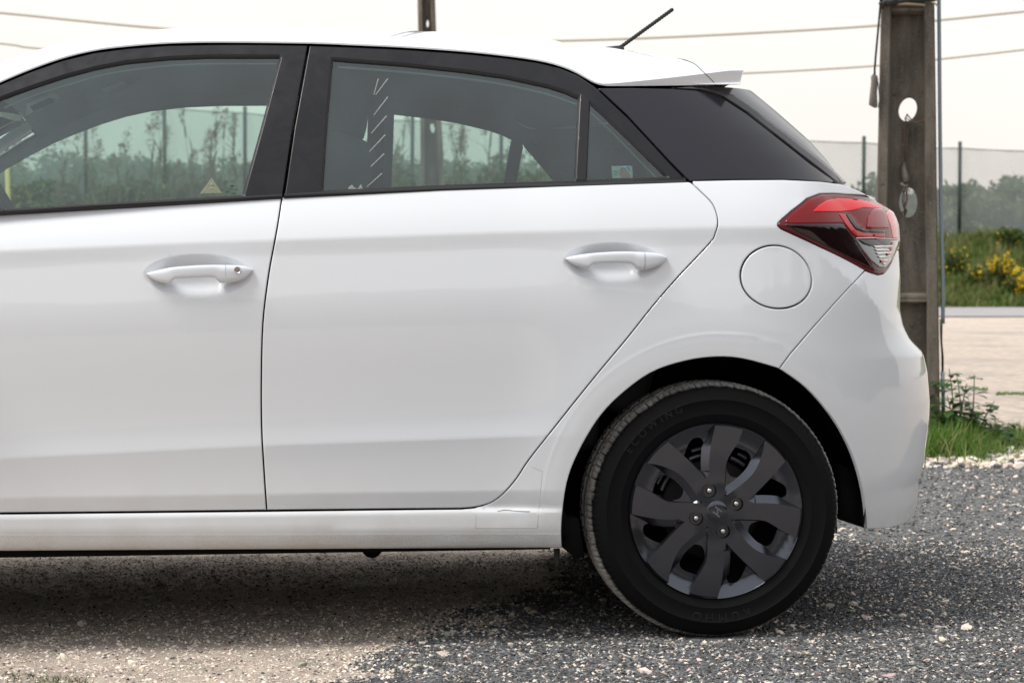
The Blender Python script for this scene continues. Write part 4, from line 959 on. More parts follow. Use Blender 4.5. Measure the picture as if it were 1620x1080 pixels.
def build_wheel(cx):
    wc = np.array([cx, 0, 0.312]); wl = empty('wheel', tuple(wc - np.array(CARP)), car)
    # tyre
    half = [(.205, .036), (.209, .026), (.218, .0205), (.232, .0165), (.2335, .0155), (.235, .0160), (.25, .0135), (.264, .0130), (.2655, .0118), (.267, .0132), (.280, .0170), (.289, .0225), (.2945, .0290), (.2985, .0365), (.3015, .046), (.3035, .058), (.3042, .0675), (.2975, .069), (.2975, .076), (.3046, .0775), (.3050, .100), (.298, .1015), (.298, .1085)]
    prof = half + [(r, .23 - y) for r, y in half[::-1]]
    n = 960; k = len(prof); A = np.arange(n) * 2 * math.pi / n; R = np.tile(np.array([p[0] for p in prof]), (n, 1)); Yp = np.array([p[1] for p in prof])
    ph = (np.degrees(A) % 6.0)
    major = np.exp(-((ph - 3) / .34) ** 4); minor = np.exp(-((((np.degrees(A) + 3) % 6.0) - 3) / .25) ** 4)
    for j, (r, y) in enumerate(prof):
        yy = min(y, .23 - y)
        if r > .293 and yy < .066: R[:, j] -= .0055 * major * (.35 if yy < .034 else 1) + .002 * minor * (yy > .036)
        elif r > .30: R[:, j] -= .004 * np.exp(-(((np.degrees(A) + yy * 300) % 6.0 - 3) / .4) ** 4)
        if r > .285: R[:, j] += .0006 * np.sin(A * 137 + j)
    R = .2 + (R - .2) * 1.09
    V = np.stack([wc[0] + R * np.cos(A)[:, None], wc[1] + np.broadcast_to(Yp, R.shape), wc[2] + R * np.sin(A)[:, None]], -1).reshape(-1, 3)
    V[:, 2] = np.maximum(V[:, 2], .0005)
    F = [(i * k + q, i * k + q + 1, ((i + 1) % n) * k + q + 1, ((i + 1) % n) * k + q) for i in range(n) for q in range(k - 1)]
    ty = mesh_obj('tyre', V, [f[::-1] for f in F], TYRE, wl); smooth_by_angle(ty, 40)
    # lettering
    def arc_text(txt, ang, rad, size, step, up=1):
        mbt = MB(); a = ang
        for ch, wd in txt:
            cu = bpy.data.curves.new('t', 'FONT'); cu.body = ch; cu.size = size; cu.align_x = 'CENTER'; cu.extrude = .0005; cu.resolution_u = 3
            to = bpy.data.objects.new('t', cu); C.objects.link(to); bpy.context.view_layer.update(); me = to.evaluated_get(bpy.context.evaluated_depsgraph_get()).to_mesh()
            th = math.radians(a)
            cs, sn = math.cos(th - math.pi / 2), math.sin(th - math.pi / 2)
            vs = [(v.co.x, v.co.y, v.co.z) for v in me.vertices]; fs = [tuple(p.vertices) for p in me.polygons]
            W = []
            for x, y, z in vs:
                rx = rad * math.cos(th) + x * cs - y * sn; rz = rad * math.sin(th) + x * sn + y * cs; rr_ = math.hypot(rx, rz)
                W.append((wc[0] + rx, wc[1] + np.interp(.2 + (rr_ - .2) / 1.09, [.218, .25, .264, .28], [.0205, .0135, .013, .017]) - .0004 - z, wc[2] + rz))
            mbt.add(W, fs); to.to_mesh_clear() if False else None
            bpy.data.objects.remove(to); bpy.data.curves.remove(cu); a -= wd
        mbt.build('tyre_lettering', LETM, ty, smooth=False)
    arc_text([('E', 5.2), ('C', 6.0), ('O', 6.9), ('W', 5.6), ('I', 4.4), ('N', 6.0), ('G', 6)], 145, .256, .026, 6)
    arc_text([('K', 6.5), ('U', 7), ('M', 7.3), ('H', 7), ('O', 6)], -73, .250, .030, 6)
    # hub cap
    def P2(x, y, d): return (wc[0] + x * U, wc[1] + d, wc[2] + y * U)
    def yface(r): return .0145 + .004 * math.exp(-((r - 150) / 120) ** 2) - .006 * max(0, 1 - r / 140)
    def ydish(r): return float(np.interp(r, [0, 200, 300, 355, 392, 424, 437], [.022, .0245, .029, .034, .0315, .0205, .0185]))
    Bcw = [(160, 52), (212, 98), (275, 163), (351, 247)]; Bccw = [(244, 353), (232, 285), (190, 192), (115, 122), (42, 74)]
    Acw = [(43, 150), (50, 240), (73, 290), (105, 340), (134, 408)]; Accw = [(-8, 429), (-30, 330), (-38, 250), (-37, 195)]
    poly = []; wid = []
    for s_ in range(4):
        c_, sn = [(1, 0), (0, 1), (-1, 0), (0, -1)][s_]
        rot = lambda p: (p[0] * c_ - p[1] * sn, p[0] * sn + p[1] * c_)
        def arc(p, q):
            a0, a1 = math.atan2(p[1], p[0]), math.atan2(q[1], q[0]); return [(429 * math.cos(a0 + (a1 - a0) * t / 6), 429 * math.sin(a0 + (a1 - a0) * t / 6)) for t in range(1, 6)]
        seqs = [(catmull(Bcw, 5).tolist(), 7), (arc(Bcw[-1], Bccw[0]), 0), (catmull(Bccw, 5).tolist()[:-1], 20), (catmull([(42, 74)] + Acw, 5).tolist(), 7), (arc(Acw[-1], Accw[0]), 0), (catmull(Accw, 5).tolist(), 20)]
        for pts, w_ in seqs:
            for p in pts: poly.append(rot(p)); wid.append(w_)
    # remove duplicates
    pp = []; ww = []
    for p, w_ in zip(poly, wid):
        if pp and math.hypot(p[0] - pp[-1][0], p[1] - pp[-1][1]) < 2: continue
        pp.append(p); ww.append(w_)
    poly = np.array(pp); ww = np.array(ww, float)
    bolts = [(108 * math.cos(math.radians(19 + 90 * i)), 108 * math.sin(math.radians(19 + 90 * i))) for i in range(4)]
    hl = [[(bx + 34 * math.cos(t), by + 34 * math.sin(t)) for t in np.linspace(0, 2 * math.pi, 24, endpoint=False)] for bx, by in bolts]
    def cdt(poly, holes, grid, yf, mask=None):
        pts = [Vector(p) for p in poly]; ed = [(i, (i + 1) % len(poly)) for i in range(len(poly))]
        for h in holes:
            b = len(pts); pts += [Vector(p) for p in h]; ed += [(b + i, b + (i + 1) % len(h)) for i in range(len(h))]
        g = np.array([(x, y) for x in np.arange(-440, 441, grid) for y in np.arange(-440, 441, grid)], float)
        m = in_poly(g, poly)
        for h in holes: m &= ~in_poly(g, h)
        g = g[m]; d = seg_dist(g, poly)
        for h in holes: d = np.minimum(d, seg_dist(g, h))
        g = g[d > grid * .45]; pts += [Vector(p) for p in g]
        vs, es, fs, *_ = delaunay_2d_cdt(pts, ed, [], 0, 1e-6)
        P = np.array([tuple(v) for v in vs]); T = np.array([f for f in fs if len(f) == 3]); cn = P[T].mean(1); m = in_poly(cn, poly)
        for h in holes: m &= ~in_poly(cn, h)
        T = T[m]; a_ = P[T[:, 1]] - P[T[:, 0]]; b_ = P[T[:, 2]] - P[T[:, 0]]; ng = (a_[:, 0] * b_[:, 1] - a_[:, 1] * b_[:, 0]) < 0; T[ng] = T[ng][:, ::-1]
        return [P2(x, y, yf(math.hypot(x, y))) for x, y in P], T.tolist()
    mb = MB(); V, F = cdt(poly, hl, 26, yface); mb.add(V, F)
    n = len(poly); nx = np.roll(poly, -1, 0); pv = np.roll(poly, 1, 0); t = nx - pv; t /= np.linalg.norm(t, axis=1, keepdims=True); outn = np.stack([t[:, 1], -t[:, 0]], -1)
    rr = np.linalg.norm(poly, axis=1); tap = np.clip((425 - rr) / 110, 0.05, 1); wsm = ww.copy()
    wsm = np.where(ww == 20, 38 * tap, ww * np.clip(tap, .3, 1)); wsm = np.where(rr < 110, 30, wsm)
    foot = poly + outn * wsm[:, None]; fr_ = np.linalg.norm(foot, axis=1)
    V = [P2(x, y, yface(r)) for (x, y), r in zip(poly, rr)] + [P2(x, y, ydish(min(r, 430)) + (.0 if w_ else .001)) for (x, y), r, w_ in zip(foot, fr_, wsm)]
    mb.add(V, [(i, i + n, (i + 1) % n + n, (i + 1) % n) for i in range(n)])
    # dish with windows
    hN = [(48, 305), (80, 322), (158, 297), (182, 262), (160, 205), (120, 168), (70, 178), (52, 235)]; hW = [(215, 128), (255, 165), (352, 125), (362, 70), (300, 56), (225, 66), (200, 92)]
    holes = []
    for s_ in range(4):
        c_, sn = [(1, 0), (0, 1), (-1, 0), (0, -1)][s_]
        for h in (hN, hW): holes.append(catmull([(p[0] * c_ - p[1] * sn, p[0] * sn + p[1] * c_) for p in h], 4, True).tolist())
    V, F = cdt([(436 * math.cos(a), 436 * math.sin(a)) for a in np.linspace(0, 2 * math.pi, 120, endpoint=False)], holes, 20, ydish); mb.add(V, F)
    for h in holes:
        m_ = len(h); V = [P2(x, y, ydish(math.hypot(x, y))) for x, y in h] + [P2(x, y, ydish(math.hypot(x, y)) + .012) for x, y in h]
        mb.add(V, [(i, (i + 1) % m_, (i + 1) % m_ + m_, i + m_) for i in range(m_)])
    for h in hl:
        m_ = len(h); V = [P2(x, y, yface(108)) for x, y in h] + [P2(x, y, yface(108) + .02) for x, y in h] ; mb.add(V, [(i, (i + 1) % m_, (i + 1) % m_ + m_, i + m_) for i in range(m_)]); 
    V, F = lathe([(436 * U, .0185), (438.5 * U, .0175), (440 * U, .021), (438 * U, .05)], wc, 120); mb.add(V, [f[::-1] for f in F])
    cap = mb.build('wheel_cover', CAPM, wl, ang=22)
    V, F = lathe([(.0001, .0065), (30 * U, .0068), (48 * U, .0082), (53 * U, .0100), (54 * U, .016)], wc, 48); cc = mesh_obj('centre_cap', V, [f for f in F], CAPM, wl); smooth_by_angle(cc, 35)
    # slanted H emblem in an oval, lying on its side as the wheel has turned
    mb = MB(); th = math.radians(68); ct, s_t = math.cos(th), math.sin(th)
    def bar(x0, y0, x1, y1, w_):
        d = Vector((x1 - x0, y1 - y0)).normalized(); nrm_ = Vector((-d.y, d.x)) * w_ * .5; q = [(x0 + nrm_.x, y0 + nrm_.y), (x1 + nrm_.x, y1 + nrm_.y), (x1 - nrm_.x, y1 - nrm_.y), (x0 - nrm_.x, y0 - nrm_.y)]
        q = [(x * ct - y * s_t, x * s_t + y * ct) for x, y in q]
        mb.add([P2(x, y, .0046) for x, y in q] + [P2(x, y, .0075) for x, y in q], [(0, 1, 2, 3), (7, 6, 5, 4), (0, 4, 5, 1), (1, 5, 6, 2), (2, 6, 7, 3), (3, 7, 4, 0)])
    bar(-20, -20, -8, 20, 8); bar(8, -20, 20, 20, 8); bar(-13, -6, 14, 6, 7)
    o = mb.build('slanted_letter_emblem', mat('emblem_grey', (.11, .112, .12), rough=.3), cc, smooth=False)
    for bx, by in bolts:
        c0 = P2(bx, by, 0)
        V, F = lathe([(34 * U, .014), (33 * U, .030), (.001, .031)], c0, 24); mesh_obj('bolt_recess', V, F, MATTBLK, wl)
        V, F = lathe([(.0001, .0145), (.0035, .0150), (.0062, .0170), (.0078, .0205), (.0082, .024), (.0105, .025), (.0105, .031)], c0, 6 * 4); o = mesh_obj('wheel_nut', V, F, NUT, wl); smooth_by_angle(o, 40)
    # steel wheel, drum behind
    V, F = lathe([(.200, .05), (.196, .06), (.190, .12), (.19, .2)], wc, 64); mesh_obj('rim_barrel', V, F, mat('dark_rim_barrel', (.03, .03, .033), rough=.5), wl)
    mb = MB()
    for i in range(7):
        a0 = math.radians(22.5 * i + 30); a1 = a0 + math.radians(17)
        V, F = lathe([(.128, .078), (.131, .070), (.137, .069), (.139, .078)], wc, 8, a0=a0, a1=a1, close=False); mb.add(V, F)
        V, F = lathe([(.146, .074), (.149, .064), (.154, .066), (.156, .078)], wc, 6, a0=a0 + .05, a1=a1 - .08, close=False); mb.add(V, F)
    setp(mb.build('steel_wheel_ribs', WSTEEL, wl), kind='stuff')
    V, F = lathe([(.001, .085), (.118, .085), (.124, .09), (.126, .16), (.2, .165)], wc, 64); mesh_obj('brake_drum', V, F, DRUM, wl)
    return wl
w1 = build_wheel(0.0)
def kids(o): return [c for c in bpy.data.objects if c.parent == o]
def copy_tree(o, parent):
    c = o.copy(); C.objects.link(c); c.parent = parent
    for ch in kids(o): copy_tree(ch, c)
    return c
w2 = copy_tree(w1, car); w2.location.x -= 2.57
for xx in (0.0, -2.57):
    w3 = copy_tree(w1, car); w3.location = (xx + 1.0, YC, 0.312); w3.rotation_euler = (0, 0, math.pi)
# ================================================================== THE PLACE
FH = np.array([math.sin(YAW), math.cos(YAW), 0.0]); RH = np.array([math.cos(YAW), -math.sin(YAW), 0.0])
def gp(u, D, z=0.0):
    """world point at viewing distance D over the pixel column u"""
    return np.array([CAM[0], CAM[1], 0]) + FH * D + RH * (D * (u - 810) / F_PX) + np.array([0, 0, z])
def hz(v, D): return CAM[2] - (v - 440) * D / F_PX
zone = on_Z([(470, 1095), (560, 1030), (640, 985), (790, 958), (860, 925), (900, 885), (1000, 850), (1200, 785), (1400, 738), (1620, 716), (1900, 706), (2600, 712), (3000, 1400), (470, 1400)])[:, :2]
def vnoise(x, y, seed=0):
    r = np.random.default_rng(seed); g = r.random((64, 64)); xi = np.floor(x).astype(int); yi = np.floor(y).astype(int); fx_ = x - xi; fy_ = y - yi; fx_ = fx_ * fx_ * (3 - 2 * fx_); fy_ = fy_ * fy_ * (3 - 2 * fy_)
    a = g[xi % 64, yi % 64]; b = g[(xi + 1) % 64, yi % 64]; c = g[xi % 64, (yi + 1) % 64]; d = g[(xi + 1) % 64, (yi + 1) % 64]
    return (a * (1 - fx_) + b * fx_) * (1 - fy_) + (c * (1 - fx_) + d * fx_) * fy_
def fbm(x, y, seed=0, o=4): return sum(vnoise(x * 2 ** i, y * 2 ** i, seed + i) * .5 ** i for i in range(o)) / (2 - .5 ** (o - 1))
def darkness(x, y):
    P = np.stack([x, y], -1).reshape(-1, 2); d = seg_dist(P, zone) * np.where(in_poly(P, zone), 1, -1)
    d = d.reshape(np.shape(x)); d = d + (fbm(x * 3.0, y * 3.0, 3) - .5) * .55 + (fbm(x * 14, y * 14, 9) - .5) * .22
    return np.clip(d / .16 + .5, 0, 1)
gx_ = np.concatenate([-np.geomspace(600, 4.1, 34), np.arange(-4, 5.0, .034), np.geomspace(5.1, 600, 34)]); gy_ = np.concatenate([-np.geomspace(600, 1.8, 26), np.arange(-1.75, 7.0, .04), np.geomspace(7.06, 900, 60)])
XX, YY = np.meshgrid(gx_, gy_); ZZ = (fbm(XX * 6, YY * 6, 5) - .5) * .012 + (fbm(XX * 1.2, YY * 1.2, 8) - .5) * .02
nearw = np.exp(-((np.hypot(XX, YY)) / .5) ** 2) + np.exp(-((np.hypot(XX + 2.57, YY)) / .5) ** 2); ZZ = ZZ * (1 - np.clip(nearw, 0, 1)) * np.exp(-np.hypot(XX, YY) / 30) - .004 * (1 - np.clip(nearw, 0, 1))
V = np.stack([XX, YY, ZZ], -1).reshape(-1, 3); ny, nxx = XX.shape
idx = np.arange(ny * nxx).reshape(ny, nxx); F = np.stack([idx[:-1, :-1], idx[:-1, 1:], idx[1:, 1:], idx[1:, :-1]], -1).reshape(-1, 4)
GRD = mat('gravel_ground', (.3, .3, .3), rough=.95, spec=.2)
def ground_mat():
    m = GRD; pos = geopos(m); at = nd(m, 'ShaderNodeAttribute', attribute_name='dark')
    n1 = noise(m, 3, 6, .65, pos); n2 = noise(m, 70, 4, .7, pos); n3 = noise(m, 260, 3, .7, pos)
    v = nd(m, 'ShaderNodeTexVoronoi'); v.inputs['Scale'].default_value = 85; lk(m, pos, v.inputs['Vector'])
    sand = mixrgb(m, n1, (.70, .565, .465), (.88, .76, .66)); sand = mixrgb(m, ramp(m, n2, [(.35, (0,) * 3), (.65, (1,) * 3)]), mixrgb(m, .4, sand, (.42, .34, .28)), sand)
    dk_ = mixrgb(m, n1, (.11, .11, .115), (.20, .20, .198)); sep_ = nd(m, 'ShaderNodeSeparateColor'); lk(m, v.outputs['Color'], sep_.inputs[0])
    dk_ = mixrgb(m, ramp(m, sep_.outputs[0], [(0, (0,) * 3), (1, (1,) * 3)]), dk_, mixrgb(m, n2, (.07, .07, .075), (.34, .34, .345)))
    sp = ramp(m, sep_.outputs[1], [(.90, (0,) * 3), (.93, (1,) * 3)]); dk_ = mixrgb(m, sp, dk_, (.42, .38, .34))
    n5 = noise(m, 1.1, 5, .6, pos); a2 = nd(m, 'ShaderNodeMath', operation='MULTIPLY_ADD', use_clamp=True); lk(m, n2, a2.inputs[0]); a2.inputs[1].default_value = .5; lk(m, at.outputs['Fac'], a2.inputs[2])
    f = ramp(m, a2.outputs[0], [(.55, (0,) * 3), (.95, (1,) * 3)])
    mpg = nd(m, 'ShaderNodeMapping'); mpg.inputs['Scale'].default_value = (1.1, .8, 1); lk(m, pos, mpg.inputs[0]); lot = noise(m, .55, 7, .68, mpg.outputs[0]); lot2 = noise(m, 7, 8, .8, mpg.outputs[0])
    far_ = nd(m, 'ShaderNodeSeparateXYZ'); lk(m, pos, far_.inputs[0]); fr_ = nd(m, 'ShaderNodeMapRange'); lk(m, far_.outputs['Y'], fr_.inputs['Value']); fr_.inputs['From Min'].default_value = 5; fr_.inputs['From Max'].default_value = 9
    fm = nd(m, 'ShaderNodeMath', operation='MULTIPLY'); lk(m, ramp(m, lot, [(.50, (0,) * 3), (.64, (.45,) * 3)]), fm.inputs[0]); lk(m, fr_.outputs[0], fm.inputs[1])
    sand = mixrgb(m, ramp(m, lot2, [(.40, (0,) * 3), (.60, (1,) * 3)]), mixrgb(m, .8, sand, (.40, .345, .30)), sand); sand = mixrgb(m, fm.outputs[0], sand, (.22, .22, .225))
    c = mixrgb(m, f, sand, dk_); setcol(m, c)
    h = nd(m, 'ShaderNodeMath', operation='ADD'); lk(m, n2, h.inputs[0]); lk(m, n3, h.inputs[1]); bump(m, h.outputs[0], .9, .012)
ground_mat()
g = mesh_obj('ground', V, F, GRD); g['kind'] = 'structure'
# unseen trees added behind the viewpoint to cut sky light, mirrored in doors
rw_ = np.random.default_rng(55); n = 32000; aw = np.radians(rw_.uniform(-42, 112, n)); hw = 6.5 + 5.0 * fbm(aw * 9 + 19, aw * 0 + 2, 71); zw = hw * rw_.random(n) ** .75; rad_ = 33 + 4 * rw_.random(n) * np.sqrt(1 - (zw / hw) ** 2 + .05)
BLOCKP = np.stack([CAM[0] + rad_ * np.sin(aw), CAM[1] - rad_ * np.cos(aw), zw], -1)
at = g.data.attributes.new('dark', 'FLOAT', 'POINT'); at.data.foreach_set('value', darkness(XX, YY).ravel().astype(np.float32))
# ---- loose stones: several joined carpets of real pebbles
def stones(name, label, n, xr, yr, smin, smax, pdark, colfn, seed, hexp=2.2, kind='stuff', cond=None, octa=False):
    r = np.random.default_rng(seed)
    # candidate points uniformly in the picture's ground area
    uv = np.stack([r.uniform(*xr, n), r.uniform(*yr, n)], -1); D = 1 / r.uniform(1 / on_D(yr[0]), 1 / on_D(yr[1]), n) if False else None
    Dn, Df = F_PX * CAM[2] / (yr[1] - 440), F_PX * CAM[2] / (yr[0] - 440)
    D = np.sqrt(r.uniform(Dn ** 2, Df ** 2, n)) if pdark is not None else r.uniform(Dn, Df, n)
    u = uv[:, 0]; P = np.array([CAM[0], CAM[1], 0]) + FH * D[:, None] + RH * (D * (u - 810) / F_PX)[:, None]
    x, y = P[:, 0], P[:, 1]; dk_ = darkness(x, y); keep = colfn(dk_, r.random(n))
    if cond is not None: keep &= cond(x, y)
    x, y, dk_ = x[keep], y[keep], dk_[keep]; m = len(x); s_ = smin + (smax - smin) * r.random(m) ** hexp
    ico = bmesh.new(); bmesh.ops.create_icosphere(ico, subdivisions=1, radius=1); bv = np.array([v.co[:] for v in ico.verts]); bf = np.array([[v.index for v in f.verts] for f in ico.faces]); ico.free()
    if octa: bv = np.array([(1, 0, 0), (0, 1, 0), (-1, 0, 0), (0, -1, 0), (.25, .1, .9), (0, 0, -.7)], float); bf = np.array([(0, 1, 4), (1, 2, 4), (2, 3, 4), (3, 0, 4), (1, 0, 5), (2, 1, 5), (3, 2, 5), (0, 3, 5)])
    jit = 1 + (r.random((m, len(bv), 1)) - .5) * .55; a = r.uniform(0, 2 * math.pi, m); sc3 = np.stack([np.ones(m) * 1, r.uniform(.55, 1, m), r.uniform(.35, .75, m)], -1)
    V = bv[None] * jit * sc3[:, None] * s_[:, None, None]; ca, sa = np.cos(a)[:, None], np.sin(a)[:, None]
    tl = r.uniform(-.5, .5, m)[:, None]; zz = V[..., 2] + V[..., 0] * tl
    V = np.stack([V[..., 0] * ca - V[..., 1] * sa + x[:, None], V[..., 0] * sa + V[..., 1] * ca + y[:, None], zz + (s_ * .16)[:, None] + ground_h(x, y)[:, None]], -1).reshape(-1, 3)
    F = (bf[None] + (np.arange(m) * len(bv))[:, None, None]).reshape(-1, 3)
    pale = r.random(m) < (.9 * (1 - dk_) + (.20 if pdark is None else pdark) * dk_)
    base = np.where(pale[:, None], np.array([.74, .64, .55]) * r.uniform(.6, 1.25, (m, 1)) + r.uniform(-.05, .05, (m, 3)) * [1, .8, .6], np.array([.110, .111, .115]) * np.exp(r.normal(0, .55, (m, 1))))
    rust = r.random(m) < .012; base[rust] = np.array([.27, .16, .11]) * r.uniform(.6, 1.2, (rust.sum(), 1))
    me = bpy.data.meshes.new(name); me.from_pydata(V.tolist(), [], F.tolist()); me.update(); ca_ = me.color_attributes.new('tone', 'FLOAT_COLOR', 'POINT')
    col = np.concatenate([np.clip(base, .01, .9), np.ones((m, 1))], 1); ca_.data.foreach_set('color', np.repeat(col, len(bv), 0).ravel().astype(np.float32)); me.materials.append(STONE)
    o = bpy.data.objects.new(name, me); C.objects.link(o); setp(o, label, None, None, 'stuff'); return o
def ground_h(x, y):
    z = (fbm(x * 6, y * 6, 5) - .5) * .012 + (fbm(x * 1.2, y * 1.2, 8) - .5) * .02; nw = np.clip(np.exp(-((np.hypot(x, y)) / .5) ** 2) + np.exp(-((np.hypot(x + 2.57, y)) / .5) ** 2), 0, 1)
    return z * (1 - nw) * np.exp(-np.hypot(x, y) / 30) - .004 * (1 - nw)
STONE = mat('stone', (.2, .2, .2), rough=.85, spec=.3); a_ = nd(STONE, 'ShaderNodeAttribute', attribute_name='tone'); setcol(STONE, mixrgb(STONE, ramp(STONE, noise(STONE, 150, 3, .6, geopos(STONE)), [(.35, (.75,) * 3), (.65, (1.1,) * 3)]), (0, 0, 0), a_.outputs['Color']))
# plain product of the stone's own tone and a fine mottling
nt_ = STONE.node_tree; 
for n_ in [q for q in nt_.nodes if q.type == 'MIX']: n_.blend_type = 'MIX'
notyre = lambda x, y: ~((np.abs(x) < .075) & (y > .0) & (y < .26))
g1 = stones('gravel', 'loose grey and pale gravel stones scattered over the dark half of the yard', 48000, (250, 1700), (690, 870), .003, .0100, .13, lambda d, q: (d > .45) | ((d > .12) & (q < .35)), 11, 2.2, cond=notyre, octa=True)
g1b = stones('gravel', 'dense angular grey crushed gravel nearest to the viewer around the rear wheel', 150000, (250, 1700), (855, 1120), .0022, .0078, .11, lambda d, q: (d > .45) | ((d > .08) & (q < .35)), 21, 1.7, cond=notyre, octa=True)
g2 = stones('grit', 'small crushed grit lying on the beige sandy half of the yard', 60000, (-60, 1250), (862, 1115), .0016, .0070, .0, lambda d, q: (d < .6), 12, 3.0, cond=notyre, octa=True)
g3 = stones('pebbles', 'larger pale pebbles lying loose here and there', 1500, (-60, 1700), (700, 1110), .008, .017, .75, lambda d, q: (d > .4) | (q < .35), 13, 2.5, cond=notyre)
# pale rubble edge in front of the weeds
g4 = stones('rubble_edge', 'band of pale flat rubble in front of the weeds', 1500, (1300, 1760), (700, 740), .012, .035, .8, lambda d, q: q < 2, 14, 2, cond=notyre)
# ---- road strip
Q = [gp(u, D) + np.array([0, 0, .02]) for D, u in ((48.5, -2500), (48.5, 4500), (64.5, 4500), (64.5, -2500))]
ASPH = mat('asphalt', (.30, .285, .29), rough=.9); setcol(ASPH, mixrgb(ASPH, noise(ASPH, .8, 5, .6, geopos(ASPH)), (.26, .25, .255), (.36, .34, .34)))
rd = mesh_obj('road', Q, [(0, 1, 2, 3)], ASPH); rd['kind'] = 'structure'
# ---- grass bank beyond the road
us = np.linspace(-1800, 3400, 220); Ds = np.concatenate([np.linspace(63.2, 73, 46), np.linspace(74, 160, 24)])
def bank_z(u, D):
    top = np.interp(u, [-400, 500, 1000, 1500, 2200], [3.2, 2.9, 2.5, 2.1, 2.0]); t = np.clip((D - 63.6) / 6.0, 0, 1); t = t * t * (3 - 2 * t) * .35 + t * .65
    return top * t - .06 + (fbm(u * .03, D * .9, 31) - .5) * .5 * np.clip((D - 63.5) / 2, 0, 1)
UU, DD = np.meshgrid(us, Ds); BZ = bank_z(UU, DD); V = np.array([CAM[0], CAM[1], 0]) + FH * DD[..., None] + RH * (DD * (UU - 810) / F_PX)[..., None]; V[..., 2] = BZ
ny, nxx = UU.shape; idx = np.arange(ny * nxx).reshape(ny, nxx); F = np.stack([idx[:-1, :-1], idx[:-1, 1:], idx[1:, 1:], idx[1:, :-1]], -1).reshape(-1, 4)
BANK = mat('bank_soil_grass', (.10, .13, .04), rough=.95, spec=.1); c = mixrgb(BANK, noise(BANK, .9, 6, .65, geopos(BANK)), (.085, .13, .03), (.17, .16, .075)); c = mixrgb(BANK, ramp(BANK, noise(BANK, 3, 5, .7, geopos(BANK)), [(.5, (0,) * 3), (.7, (1,) * 3)]), c, (.21, .17, .11)); setcol(BANK, c); bump(BANK, noise(BANK, 9, 5, .7, geopos(BANK)), 1, .15)
bk = mesh_obj('grass_bank', V.reshape(-1, 3), F, BANK); bk['kind'] = 'structure'
def tonemat(name, c0, c1, rough=.7, spec=.25, trans=.0, sat2=None):
    m = mat(name, c0, rough=rough, spec=spec); a = nd(m, 'ShaderNodeAttribute', attribute_name='var'); c = mixrgb(m, a.outputs['Fac'], c0, c1)
    if sat2: c = mixrgb(m, ramp(m, a.outputs['Fac'], [(.86, (0,) * 3), (.92, (1,) * 3)]), c, sat2)
    setcol(m, c)
    if trans:
        t = m.node_tree; b = t.nodes['Principled BSDF']; o = [q for q in t.nodes if q.type == 'OUTPUT_MATERIAL'][0]
        tl = t.nodes.new('ShaderNodeBsdfTranslucent'); lk(m, c, tl.inputs[0]); ms = t.nodes.new('ShaderNodeMixShader'); ms.inputs[0].default_value = trans
        lk(m, b.outputs[0], ms.inputs[1]); lk(m, tl.outputs[0], ms.inputs[2]); lk(m, ms.outputs[0], o.inputs[0])
    return m
def soup(name, V, F, var, m, parent=None):
    o = mesh_obj(name, V, F, m, parent, smooth=False); a = o.data.attributes.new('var', 'FLOAT', 'POINT'); a.data.foreach_set('value', np.asarray(var, np.float32)); return o
def blades(base, h, w_, r, lean=.45, nseg=2):
    """curved tapering grass blades"""
    n = len(base); a = r.uniform(0, 2 * math.pi, n); d = np.stack([np.cos(a), np.sin(a), np.zeros(n)], -1); s_ = np.stack([-np.sin(a), np.cos(a), np.zeros(n)], -1)
    ln = r.uniform(.1, 1, n) * lean; rows = []
    for k in range(nseg + 1):
        t = k / nseg; c = base + np.array([0, 0, 1.0]) * (h * (t - .28 * ln * t * t))[:, None] + d * (h * ln * t * t)[:, None]; wd = (w_ * (1 - t) ** .7)[:, None] if hasattr(w_, '__len__') else w_ * (1 - t) ** .7
        if k < nseg: rows += [c - s_ * wd, c + s_ * wd]
        else: rows += [c]
    R = np.stack(rows, 1); K_ = R.shape[1]; V = R.reshape(-1, 3); F = []
    q = [[2 * k, 2 * k + 1, 2 * k + 3, 2 * k + 2] for k in range(nseg - 1)]
    off = np.arange(n) * K_
    for f in q: F += (off[:, None] + np.array(f)).tolist()
    F += (off[:, None] + np.array([2 * nseg - 2, 2 * nseg - 1, 2 * nseg])).tolist()
    return V, F, np.repeat(r.random(n), K_)
def leaves(P, size, r, aspect=.55, droop=0, normals=None):
    """diamond leaves folded along the midrib at points P"""
    n = len(P); a = r.normal(size=(n, 3)); a /= np.linalg.norm(a, axis=1, keepdims=True); a[:, 2] = a[:, 2] * .6 - droop; a /= np.linalg.norm(a, axis=1, keepdims=True)
    b = np.cross(a, r.normal(size=(n, 3))); b /= np.linalg.norm(b, axis=1, keepdims=True); c = np.cross(a, b); s_ = (size * r.uniform(.6, 1.3, n))[:, None]
    V = np.stack([P, P + a * s_ * .5 + b * s_ * aspect * .5 + c * s_ * .1, P + a * s_, P + a * s_ * .5 - b * s_ * aspect * .5 + c * s_ * .1], 1).reshape(-1, 3)
    o_ = np.arange(n) * 4; F = np.concatenate([o_[:, None] + [0, 1, 2], o_[:, None] + [0, 2, 3]]).tolist(); return V, F, np.repeat(r.random(n), 4)
def crown_pts(c, R, n, r, lobes=9):
    lc = r.normal(size=(lobes, 3)); lc /= np.linalg.norm(lc, axis=1, keepdims=True); lc = lc * r.uniform(.3, .72, (lobes, 1)); lr = r.uniform(.28, .55, lobes)
    k = r.integers(0, lobes, n); d = r.normal(size=(n, 3)); d /= np.linalg.norm(d, axis=1, keepdims=True)
    p = lc[k] + d * (lr[k] * r.uniform(.55, 1.08, n))[:, None]; return np.array(c) + p * np.array(R)
